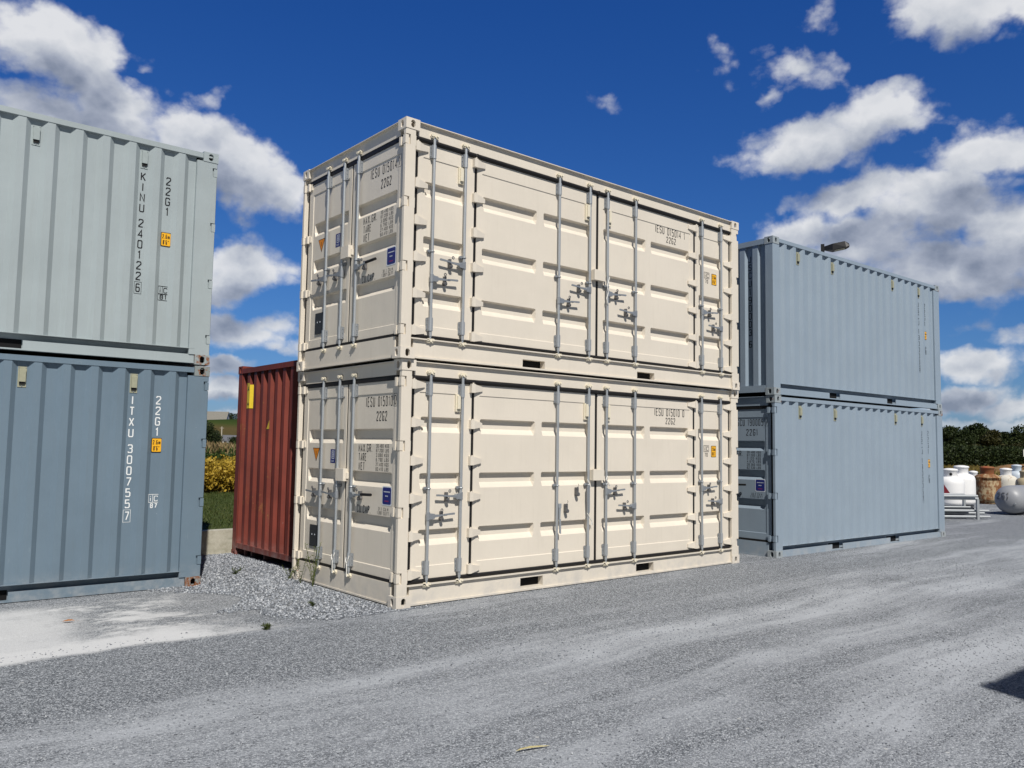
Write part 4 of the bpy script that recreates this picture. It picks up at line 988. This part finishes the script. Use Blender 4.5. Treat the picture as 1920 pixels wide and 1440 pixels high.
# soybeans turning yellow
n = 52000; yy = 14.6 + (rng.uniform(0, 1, n) ** 1.6) * 3.4; xx = rng.uniform(-4, 14, n) + (yy - 14.6) * .55
row = np.abs(((yy - 14.6) % .76) / .76 - .5) * 2
top = .33 + .60 + .28 * row * 0 + .16 * np.sin(xx * 5.1 + yy * 3) * np.sin(xx * 2.3) + rng.uniform(-.10, .16, n) + .10
fr = rng.uniform(0, 1, n); zz = np.where(yy < 16.2, .36 + (top - .36) * fr ** .6, top - .22 * fr)
M['soy'] = leaf_mat('soybean_leaf', (.12, .105, .014), (.46, .31, .035), (.68, .52, .11), 5, .3)
tag(leaves('soybean_field', np.stack([xx, yy, zz], -1), (.05, .11), M['soy'], 1., aspect=.8), 'yellowing soybean crop beyond the lawn', 'crop', kind='stuff')
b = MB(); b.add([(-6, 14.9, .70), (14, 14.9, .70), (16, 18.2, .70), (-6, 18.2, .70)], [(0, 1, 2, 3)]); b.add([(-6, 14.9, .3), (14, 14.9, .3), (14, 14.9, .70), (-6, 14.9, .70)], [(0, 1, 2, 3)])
tag(b.build('crop_shade_sheet', veg_mat('crop_shade', [(.05, .04, .01), (.14, .10, .02)], 9)), 'dark base sheet under the soybean leaves, coloured as their shade', 'crop', kind='stuff')  # plain sheet inside the crop; shade between the leaves is put into its colour
# corn behind it: green leaves and tan tassels
def corn():
    n = 24000; yy = 27 + (rng.uniform(0, 1, n) ** 1.8) * 18; xx = rng.uniform(-2, 18, n) + (yy - 27) * .8; h = rng.uniform(0, 1, n)
    base = -.85; zz = base + .25 + h * 1.82
    M['corn'] = leaf_mat('corn_leaf', (.03, .055, .012), (.055, .095, .02), (.12, .14, .04), 1., .3)
    tag(leaves('corn_field', np.stack([xx, yy, zz], -1), (.25, .6), M['corn'], 1.6, aspect=.16), 'green corn crop behind the soybeans', 'crop', kind='stuff')
    n = 16000; yy = 27 + rng.uniform(0, 1, n) * 25; xx = rng.uniform(-2, 18, n) + (yy - 27) * .8; zz = np.full(n, 1.18) + rng.uniform(-.05, .28, n)
    M['tassel'] = leaf_mat('corn_tassel', (.14, .10, .045), (.22, .16, .075), (.28, .21, .10), 1., .1)
    tag(leaves('corn_tassels', np.stack([xx, yy, zz], -1), (.18, .4), M['tassel'], 3., aspect=.22), 'dry tan tassels on top of the corn', 'crop', kind='stuff')
corn()

# buildings on the hillside
M['farmwall'] = plain('white_siding', (.70, .70, .68), .7); M['farmroof'] = plain('weathered_metal_roof', (.20, .19, .165), .6, 0, .15, 1.); M['farmroof2'] = plain('grey_shingle', (.12, .125, .14), .7, 0, .2, 2.); M['glass'] = plain('dark_window', (.03, .035, .04), .2)
def gable(name, label, c, rz, Lx, Wy, hw, hr, mw, mr, wins, cat, eave=.3):
    root = empty(name, c, rz); tag(root, label, cat)
    b = MB(); b.prismx([(-Wy / 2, 0), (Wy / 2, 0), (Wy / 2, hw), (0, hw + hr), (-Wy / 2, hw)], -Lx / 2, Lx / 2); b.build('wall', mw, root)
    b = MB(); t = .12
    k = hr / (Wy / 2); e = eave
    for s in (-1, 1):
        p = [(s * (Wy / 2 + e), hw - k * e + .03), (0, hw + hr + .03), (0, hw + hr + t + .03), (s * (Wy / 2 + e), hw - k * e + t + .03)]
        b.prismx(p, -Lx / 2 - e, Lx / 2 + e)
    b.build('roof', mr, root)
    for (x, z, w, h) in wins:
        b = MB(); b.box(x - w / 2, x + w / 2, -Wy / 2 - .04, -Wy / 2 - .005, z, z + h); b.build('window', M['glass'], root)
    return root
view_rz = math.atan2(RT.y, RT.x)
p = at(401, 600, 14.6); gable('barn', 'long white barn with broad grey-brown roof on the hilltop, left of the red container', p, view_rz + .12, 22, 14, 3.6, 6.2, M['farmwall'], M['farmroof'], [(-3, 1.2, 1.2, 1.2), (1, 1.2, 1.2, 1.2), (2.8, 1.2, 1.2, 1.2), (6.5, 1.2, 1.2, 1.2)], 'barn', .5)
p = at(434, 350, .4); gable('farmhouse', 'small white farmhouse with dark grey roof below the hillside', p, view_rz + .45, 9, 7, 2.3, 2.2, M['farmwall'], M['farmroof2'], [(-2, .9, .9, 1.1), (1.5, .9, .9, 1.1)], 'house')
p = at(416, 330, .3); r = empty('parked_car', p, view_rz); tag(r, 'white car parked beside the farmhouse, tiny in the distance', 'car')
b = MB(); b.prism([(-2.2, .35), (2.2, .35), (2.25, .8), (1.3, .95), (.7, 1.42), (-1.2, 1.42), (-1.9, .95), (-2.25, .85)], -.85, .85); b.build('body', M['farmwall'], r)
b = MB(); b.prism([(.55, .98), (1.1, .98), (.62, 1.34), (-1.1, 1.34), (-1.6, .98)], -.865, -.855); b.build('side_window', M['glass'], r)
for x in (-1.4, 1.4):
    b = MB(); b.cyl((x, -.9, .33), (x, .9, .33), .33, 14); b.build('wheel', M['rubber'], r)
p = at(419.5, 340, -.2); r = empty('utility_pole', p, 0); tag(r, 'pale wooden utility pole beside the farmhouse', 'utility pole')
b = MB(); b.cyl((0, 0, 0), (0, 0, 8.6), .30, 8, .22); b.build('pole', plain('weathered_pole', (.42, .38, .30), .8), r)
b = MB(); b.box(-.9, .9, -.08, .08, 7.9, 8.1); b.build('crossarm', plain('pole_arm', (.30, .26, .2), .8), r)

# ================================================================== trees
M['bark'] = plain('bark', (.07, .055, .04), .9, 0, .3, 4)
LEAFM = [leaf_mat('leaf_dark', (.012, .020, .006), (.026, .040, .011), (.050, .066, .018), .35, .2), leaf_mat('leaf_mid', (.018, .028, .007), (.036, .052, .013), (.075, .088, .022), .4, .22), leaf_mat('leaf_olive', (.026, .026, .008), (.048, .048, .014), (.085, .080, .024), .4, .2)]
def tree(label, loc, h, w, m, seed, nleaf=3200, group=None, low=.12, leaf=.5, cat='tree'):
    r_ = np.random.default_rng(seed); root = empty('tree', loc, 0); tag(root, label, cat, group)
    b = MB(); th = h * .55; r0 = h * .022; b.cyl((0, 0, -.3), (0, 0, th * .5), r0, 8, r0 * .75); b.cyl((0, 0, th * .5), (r0, 0, th), r0 * .75, 8, r0 * .4)
    lobes = []
    for i in range(11):
        a = r_.uniform(0, 6.28); rr = r_.uniform(.15, .62) * w / 2; z = h * r_.uniform(low + .18, .80); c = np.array([math.cos(a) * rr, math.sin(a) * rr, z])
        lobes.append((c, r_.uniform(.20, .34) * w)); b.cyl((0, 0, max(th * .35, z * .45)), tuple(c), r0 * .35, 5, r0 * .1)
    lobes.append((np.array([0, 0, h * .84]), w * .22)); lobes.append((np.array([0, 0, h * .5]), w * .38))
    b.build('trunk', M['bark'], root)
    P = []
    per = nleaf // len(lobes)
    for c, R0 in lobes:
        q = r_.normal(size=(per, 3)); q /= np.linalg.norm(q, axis=1)[:, None]; k = r_.uniform(.55, 1.05, per) ** .6
        sq = np.array([1, 1, .72]); P.append(c + q * (R0 * k)[:, None] * sq * (1 + .22 * np.sin(q[:, :1] * 7 + seed) * np.sin(q[:, 2:] * 6)))
    P = np.concatenate(P); P = P[P[:, 2] > h * low]
    leaves('crown', P, (leaf * .6, leaf * 1.15), m, .8, root, .75)
    return root
# wood edge on the right, each crown its own tree
specs = [  # photo column, top row, depth, width in photo px, material
 (1746, 800, 130, 50, 0), (1777, 795, 128, 40, 1), (1806, 806, 124, 40, 0), (1830, 791, 132, 46, 0), (1860, 803, 122, 36, 2), (1880, 808, 130, 40, 0), (1912, 796, 126, 52, 1), (1950, 794, 130, 60, 0), (1990, 800, 126, 60, 2),
 (1795, 824, 112, 40, 1), (1826, 836, 108, 42, 2), (1850, 842, 106, 36, 2), (1876, 838, 110, 40, 0), (1905, 834, 107, 44, 2), (1938, 826, 110, 50, 1), (1768, 830, 112, 40, 0), (1972, 828, 108, 52, 0)]
names = ['dark broad tree', 'brighter green tree', 'olive brown tree']
where = ['half hidden behind the right-hand stack, back row', 'second along the back row, just right of the grey stack', 'lower crown between two taller ones, back row', 'tallest rounded crown of the back row, above the rusty tank', 'back row, above the gap right of the rusty tank', 'back row, above the white tanks', 'back row, behind the white sign', 'back row, just past the right edge', 'back row, far right end',
 'front row, above the white propane tanks', 'front row, above the small white tank', 'front row, above the rusty tank', 'front row, above the pale rusty tank', 'front row, left of the white sign', 'front row, right of the white sign', 'front row, against the grey stack', 'front row, far right end']
for i, (u, v, D, wp, mi) in enumerate(specs):
    top_ = zat(v, D, u); base = -.2; h = top_ - base
    tree(names[mi] + ', ' + where[i], at(u, D, base), h, wp * D / FPX * 1.25, LEAFM[mi], 11 + i, 9000 if i < 9 else 8000, 'trees of the wood edge on the right', .06, .30 if i < 9 else .26)
# undergrowth at the foot of the wood
n = 22000; us = rng.uniform(1740, 2020, n); Ds = rng.uniform(94, 106, n)
pts = np.array([tuple(at(a_, d_, rng.uniform(.1, 2.6))) for a_, d_ in zip(us, Ds)])
tag(leaves('undergrowth', pts, (.18, .38), LEAFM[0], .8, aspect=.7), 'dark bushy undergrowth at the foot of the wood edge', 'undergrowth', kind='stuff')
tree('dark bushy tree left of the farmhouse, below the barn', at(394, 300, -.6), zat(793, 300, 394) + .6, 9.5, LEAFM[0], 71, 4200, 'trees on the hillside', .03, .6)
tree('small dark tree under the left end of the barn', at(386, 330, .3), zat(786, 330, 386), 7., LEAFM[0], 72, 2600, 'trees on the hillside', .03, .6)
tree('low brown-green tree touching the utility pole', at(409, 310, -.6), zat(812, 310, 409) + .6, 6., LEAFM[2], 73, 2600, 'trees on the hillside', .03, .6)
tree('dark tree on the hill crest right of the barn', at(433, 640, 17.5), 6., 16., LEAFM[0], 74, 2200, 'trees on the hillside', .02, 1.)
tree('dark shrub right of the farmhouse, against the red container', at(442, 345, .2), 3.6, 5., LEAFM[0], 75, 1500, 'trees on the hillside', .02, .5)
tree('tree past the left end of the barn', at(372, 610, 14.), 9., 14., LEAFM[0], 76, 2200, 'trees on the hillside', .02, 1.)

# dry field and earth mound behind the tanks
M['dry'] = veg_mat('dry_grass', [(.08, .075, .02), (.16, .12, .035), (.24, .18, .06)], 1.5)
b = MB(); b.add([tuple(at(1700, 46, .02)), tuple(at(2200, 46, .02)), tuple(at(2400, 140, .02)), tuple(at(1600, 140, .02))], [(0, 1, 2, 3)]); tag(b.build('field', M['dry']), kind='structure')
n = 9000; us = rng.uniform(1735, 2020, n); Ds = 46 + 45 * rng.uniform(0, 1, n) ** 1.5
pts = np.array([tuple(at(a_, d_, .0)) for a_, d_ in zip(us, Ds)])
tag(leaves('tall_grass', pts, (.25, .7), leaf_mat('dry_stalk', (.10, .09, .02), (.20, .15, .04), (.30, .22, .07), 1., .2), 4., aspect=.2), 'dry yellow-brown grass between the tanks and the wood', 'grass', kind='stuff')
c = at(1925, 62, -.1); b = MB(); b.smooth = True; vs = []; nn = 22
for j in range(nn + 1):
    for i in range(nn + 1):
        x, y = (i / nn * 2 - 1), (j / nn * 2 - 1); rr = math.hypot(x, y); hh = max(0, 1 - rr * rr) * 1.15 * (1 + .12 * math.sin(9 * x) * math.cos(7 * y)); q = c + Vector((RT.x, RT.y, 0)) * x * 4.2 + Vector((FW.x, FW.y, 0)) * y * 4.; vs.append((q.x, q.y, c.z + hh))
b.add(vs, [(j * (nn + 1) + i, j * (nn + 1) + i + 1, (j + 1) * (nn + 1) + i + 1, (j + 1) * (nn + 1) + i) for j in range(nn) for i in range(nn)])
tag(b.build('earth_mound', veg_mat('brown_earth', [(.12, .07, .03), (.24, .14, .065), (.30, .20, .10)], 2.)), 'low brown earth mound behind the tanks at the right edge', 'mound', kind='structure')

# ================================================================== propane tanks
def tank_mat(name, col, rust, rcol=((.10, .03, .012), (.30, .13, .045))):
    m, T, b = mat(name); P = coords(T); n = T.noise(P, 3.2, 6, .72); n2 = T.noise(T.mapping(P, sc=(1, 1, .35)), 9, 5, .7)
    rc = T.mix(n2, rcol[0], rcol[1]); f = T.mr(T.m('ADD', T.m('MULTIPLY', n, .6), T.m('MULTIPLY', n2, .4)), .62 - rust * .3, .72 - rust * .3, 0, 1)
    T.set(b.inputs['Base Color'], T.mix(f, col, rc)); b.inputs['Roughness'].default_value = .45 if rust < .3 else .8; return m
M['twhite'] = tank_mat('tank_white', (.80, .80, .80), 0.); M['trust'] = tank_mat('tank_rusty', (.44, .34, .20), .62, ((.08, .028, .012), (.30, .12, .035))); M['trustcap'] = tank_mat('tank_rust_cap', (.30, .08, .03), .6)
M['tpale'] = tank_mat('tank_pale_rust', (.60, .57, .50), .34, ((.22, .11, .05), (.40, .25, .14))); M['tbluewhite'] = tank_mat('tank_blue_white', (.52, .58, .64), .05); M['ttan'] = tank_mat('tank_tan', (.40, .34, .22), .2); M['tsilver'] = tank_mat('tank_silver', (.27, .28, .30), .12, ((.14, .145, .16), (.22, .225, .24)))
def vtank(label, u, D, h, r, m, mcap, zb=0., hole=False, seams=(), z_base=.08):
    root = empty('propane_tank', at(u, D, zb), 0.4); tag(root, label, 'tank', 'upright propane tanks stored on the right')
    hn = h - .30; b = MB()
    prof = [(r * .82, z_base), (r * .97, z_base + .04), (r, z_base + .10)]
    for s_ in seams: prof += [(r, s_ - .012), (r * 1.003, s_ - .004), (r * 1.003, s_ + .004), (r, s_ + .012)]
    prof += [(r, hn - .20), (r * .985, hn - .14), (r * .92, hn - .07), (r * .78, hn - .02), (r * .52, hn + .02), (.02, hn + .04)]
    b.lathe(prof, 28); b.build('body', m, root)
    b = MB(); b.lathe([(r * .80, 0.), (r * .82, .0), (r * .82, z_base + .02), (r * .79, z_base + .02)], 24); b.build('foot_ring', M['iron'] if 'white' in label else m, root)
    rc = r * .50; b = MB(); b.lathe([(rc, hn - .01), (rc * 1.02, hn + .20), (rc * 1.14, hn + .215), (rc * 1.14, hn + .24), (rc * 1.02, hn + .262), (rc * .4, hn + .285), (.005, hn + .288)], 20)
    b.build('valve_collar', mcap, root)
    b = MB(); b.cyl((rc * .45, 0, hn + .05), (rc * .45, 0, hn + .17), .03, 8); b.cyl((rc * 1.0, .0, hn + .12), (rc * 1.18, .02, hn + .12), .022, 8); b.build('valve', M['galv_d'], root)
    if hole:
        b = MB(); a_ = math.atan2(CAM.y - root.location.y, CAM.x - root.location.x) - .4 + .1; dx, dy = math.cos(a_), math.sin(a_)
        b.cyl((dx * (rc + .0), dy * (rc + .0), hn + .10), (dx * (rc + .012), dy * (rc + .012), hn + .10), .045, 8); b.build('collar_opening', M['dark'], root)
    return root
vtank('white upright propane tank nearest the grey stack, dark opening in its collar', 1777, 26.0, 1.25, .40, M['twhite'], M['twhite'], hole=True)
vtank('plain white upright propane tank, second from the grey stack, taller', 1798, 26.6, 1.34, .40, M['twhite'], M['twhite'])
vtank('small white tank half hidden between the plain white tank and the rusty tank', 1820, 30.2, 1.10, .27, M['twhite'], M['twhite'])
vtank('rusty brown and ochre upright propane tank with a red-brown collar', 1846, 28.4, 1.30, .415, M['trust'], M['trustcap'], seams=(.35, .62, .9))
vtank('pale upright tank blotched with rust behind the silver tank', 1881, 30.2, 1.22, .36, M['tpale'], M['twhite'])
vtank('bluish white upright tank behind the rust-blotched one', 1901, 33., 1.32, .33, M['tbluewhite'], M['tbluewhite'])
vtank('tan upright tank above the silver tank at the right edge', 1916, 29., 1.17, .30, M['ttan'], M['ttan'])
# lying silver tank with painted number
c = at(1890, 23.3, 0.); root = empty('silver_tank', (c.x, c.y, 0), math.atan2(RT.y, RT.x) + .60); tag(root, 'dented silver tank lying on its side at the right edge, 261 painted on its end', 'tank')
b = MB(Matrix.Translation((-.42, 0, .43)) @ Matrix.Rotation(math.pi / 2, 4, 'Y')); rr = .395
b.lathe([(.004, -.0), (rr * .35, .02), (rr * .65, .07), (rr * .86, .15), (rr * .97, .26), (rr, .36), (rr, 1.9), (rr * .9, 2.1), (rr * .5, 2.22), (.004, 2.25)], 32); b.build('body', M['tsilver'], root)
b = MB(); b.box(.25, .37, -.22, .22, .0, .09); b.box(1.2, 1.32, -.22, .22, .0, .09); b.build('saddle', M['iron'], root)
def on_end(u, z):    # point on the domed end
    q = min(.97, math.hypot(u, z) / rr); prof = [(0, 0), (.35, .02), (.65, .07), (.86, .15), (.97, .26)]
    for (a0, b0), (a1, b1) in zip(prof[:-1], prof[1:]):
        if q <= a1: return b0 + (b1 - b0) * (q - a0) / (a1 - a0)
    return .26
b = MB(); tmp = MB(); text(tmp, '261', -.22, .10, .00, .20, 0, .030)
b.add([(-.42 + on_end(v[0], v[2]) - .012, -v[0], .43 + v[2]) for v in tmp.v], tmp.f); b.build('painted_number', M['iron'], root)
b = MB(); b.cyl((-.335, -.24, .33), (-.40, -.26, .32), .028, 8); b.build('fitting', M['galv_d'], root); b = MB(); b.cyl((-.34, -.17, .50), (-.37, -.18, .50), .02, 8); b.build('fitting', M['galv_d'], root)

# rack of galvanised tube beside the grey stack
c = at(1795, 21.7, 0.); root = empty('pipe_rack', (c.x, c.y, 0), math.atan2(RT.y, RT.x) + .05); tag(root, 'stack of galvanised steel tubes on a low frame beside the grey container', 'pipe stack')
for (x0, x1, y, z, rr2) in ((-1.6, .30, -.3, .60, .035), (-1.6, .38, -.2, .53, .035), (-1.6, .20, .1, .62, .03), (-1.6, .36, .2, .55, .03), (-1.6, .62, -.25, .22, .035), (-1.6, .66, .0, .14, .035), (-1.6, .62, -.3, .07, .035), (-1.6, .60, .2, .21, .035), (-1.6, .58, .3, .09, .035), (-1.6, .2, -.15, .30, .03)):
    b = MB(); b.cyl((x0, y, z), (x1, y + .05, z), rr2, 10); b.build('tube', M['galv'], root)
for x, y in ((.24, -.3), (.22, .25), (-1.3, -.3), (-1.3, .25)):
    b = MB(); b.box(x, x + .06, y - .03, y + .03, 0, .52); b.build('leg', M['galv'], root)
b = MB(); b.box(-1.5, .24, -.2, .2, .24, .30); b.build('plank', plain('dark_crate', (.03, .035, .045), .7), root)
c = at(1768, 23.4, 0.); root = empty('reflector_triangle', (c.x, c.y, .62), view_rz); tag(root, 'dark red triangular marker between the steel tubes and the white tank', 'marker')
b = MB(); b.prism([(-.30, -.1), (.16, -.1), (-.07, .24)], 0, .02); b.build('plate', plain('maroon', (.14, .012, .02), .5), root)
b = MB(); b.cyl((-.07, .03, -.62), (-.07, .03, -.1), .02, 8); b.build('stake', M['iron'], root)

# sign at the right edge
c = at(1919, 60., 0.); root = empty('sign', (c.x, c.y, 0), view_rz); tag(root, 'small white sign on a post in front of the wood at the right edge', 'sign')
b = MB(); zt_, zb_ = zat(843, 60, 1919), zat(856, 60, 1919); b.box(-.18, .6, -.02, .02, zb_, zt_); b.build('panel', M['farmwall'], root)
b = MB(); b.cyl((.2, .03, 0), (.2, .03, zt_), .03, 8); b.build('post', M['galv'], root)

# yard lamp behind the right-hand stack
zt_ = zat(453, 26., 1546); c = at(1546, 26., 0.); root = empty('street_lamp', (c.x, c.y, 0), view_rz - .35); tag(root, 'black yard lamp on a square pole behind the right-hand stack', 'street lamp')
M['lampblack'] = plain('bronze_black', (.018, .018, .02), .45)
b = MB(); b.box(-.055, .055, -.055, .055, 0, zt_); b.build('pole', M['lampblack'], root)
b = MB(); b.add([(.055, -.05, zt_ - .20), (.055, .05, zt_ - .20), (.055, .05, zt_ - .08), (.055, -.05, zt_ - .08), (.30, -.17, zt_ - .24), (.30, .17, zt_ - .24), (.30, .15, zt_ - .03), (.30, -.15, zt_ - .03),
    (.70, -.17, zt_ - .17), (.70, .17, zt_ - .17), (.66, .13, zt_ + .03), (.66, -.13, zt_ + .03), (.80, -.13, zt_ - .12), (.80, .13, zt_ - .12), (.78, .09, zt_ - .04), (.78, -.09, zt_ - .04)],
    [(0, 1, 5, 4), (1, 2, 6, 5), (2, 3, 7, 6), (3, 0, 4, 7), (4, 5, 9, 8), (5, 6, 10, 9), (6, 7, 11, 10), (7, 4, 8, 11), (8, 9, 13, 12), (9, 10, 14, 13), (10, 11, 15, 14), (11, 8, 12, 15), (12, 13, 14, 15)]); b.build('lamp_head', M['lampblack'], root)
b = MB(); b.add([(.36, -.13, zt_ - .240), (.36, .13, zt_ - .240), (.66, .13, zt_ - .188), (.66, -.13, zt_ - .188)], [(0, 1, 2, 3)]); b.build('lens', plain('lamp_lens', (.25, .26, .2), .2), root)

# ================================================================== small things on the ground
def weed(label, loc, h, n, seed, m, spread=.12):
    r_ = np.random.default_rng(seed); root = empty('weed', loc, 0); tag(root, label, 'weed', 'weeds at the foot of the cream container')
    b = MB(); P = []
    for i in range(n):
        a_ = r_.uniform(0, 6.28); hh = h * r_.uniform(.5, 1); dx, dy = math.cos(a_) * spread * r_.uniform(.3, 1), math.sin(a_) * spread * r_.uniform(.3, 1) * .5
        pts = [(dx * t ** 1.5, dy * t ** 1.5, hh * t) for t in (0, .3, .6, .85, 1.)]; b.tube(pts, .0028, 4)
        for t in np.linspace(.15, 1, 9): P.append((dx * t ** 1.5, dy * t ** 1.5, hh * t))
    b.build('stem', m, root); leaves('leaves', np.array(P * 2), (.018, .045), m, .8, root, .25)
M['weed'] = leaf_mat('weed_green', (.07, .10, .02), (.13, .16, .04), (.22, .22, .08), 20, .3); M['weedd'] = leaf_mat('weed_dark', (.03, .05, .015), (.06, .08, .02), (.10, .12, .04), 20, .2)
weed('tall light green weed against the cream container under the left-hand lock rod', (-.07, 1.70, 0), .50, 7, 5, M['weed'])
weed('thin grass tuft by the far left foot of the cream container', (-.10, 2.28, 0), .26, 5, 6, M['weed'], .16)
weed('curved thin green weed between the tall weed and the corner of the cream container', (-.09, 1.98, 0), .34, 3, 16, M['weedd'], .2)
weed('small dark weed in the gravel in front of the cream door end', (-.62, .62, 0), .05, 4, 7, M['weedd'], .05)
weed('dark weed tuft at the edge of the white dust strip', (-1.44, -.10, 0), .05, 6, 8, M['weedd'], .08)
weed('low green weeds in the gravel before the red container', (-.45, 3.1, 0), .09, 5, 9, M['weedd'], .12)
# fallen leaf
c = Vector((-2.76, 1.25, .012)); b = MB(); b.smooth = True
b.add([(-.07, -.005, .0), (-.03, -.025, .012), (.02, -.028, .02), (.06, -.01, .018), (.09, .0, .004), (.04, .022, .035), (-.01, .024, .03), (-.05, .012, .015), (0, 0, .045)], [(8, i, (i + 1) % 8) for i in range(8)])
b.add([(.09, .0, .004), (.13, .01, .0), (.128, .014, .003)], [(0, 1, 2)])
o = b.build('fallen_leaf', plain('dry_leaf', (.36, .16, .06), .7, 0, .3, 40)); o.location = c; o.rotation_euler = (0, 0, -.5); o.scale = (.7, .8, .42); tag(o, 'curled orange-brown leaf on the pale gravel in front of the slate container', 'leaf')
b = MB(); b.add([(-.13, -.006, .004), (-.05, -.016, .016), (.03, -.012, .012), (.12, -.006, .004), (.17, .0, .002), (.10, .010, .010), (.0, .012, .020), (-.08, .010, .014)], [(0, 1, 7), (1, 6, 7), (1, 2, 6), (2, 5, 6), (2, 3, 5), (3, 4, 5)])
o = b.build('corn_husk', plain('dry_husk', (.46, .40, .20), .7, 0, .2, 30)); o.location = (-1.51, -3.77, .008); o.scale = (.75, .7, .7); o.rotation_euler = (0, 0, -.25); tag(o, 'dry straw-coloured corn leaf lying on the gravel near the bottom edge', 'leaf')
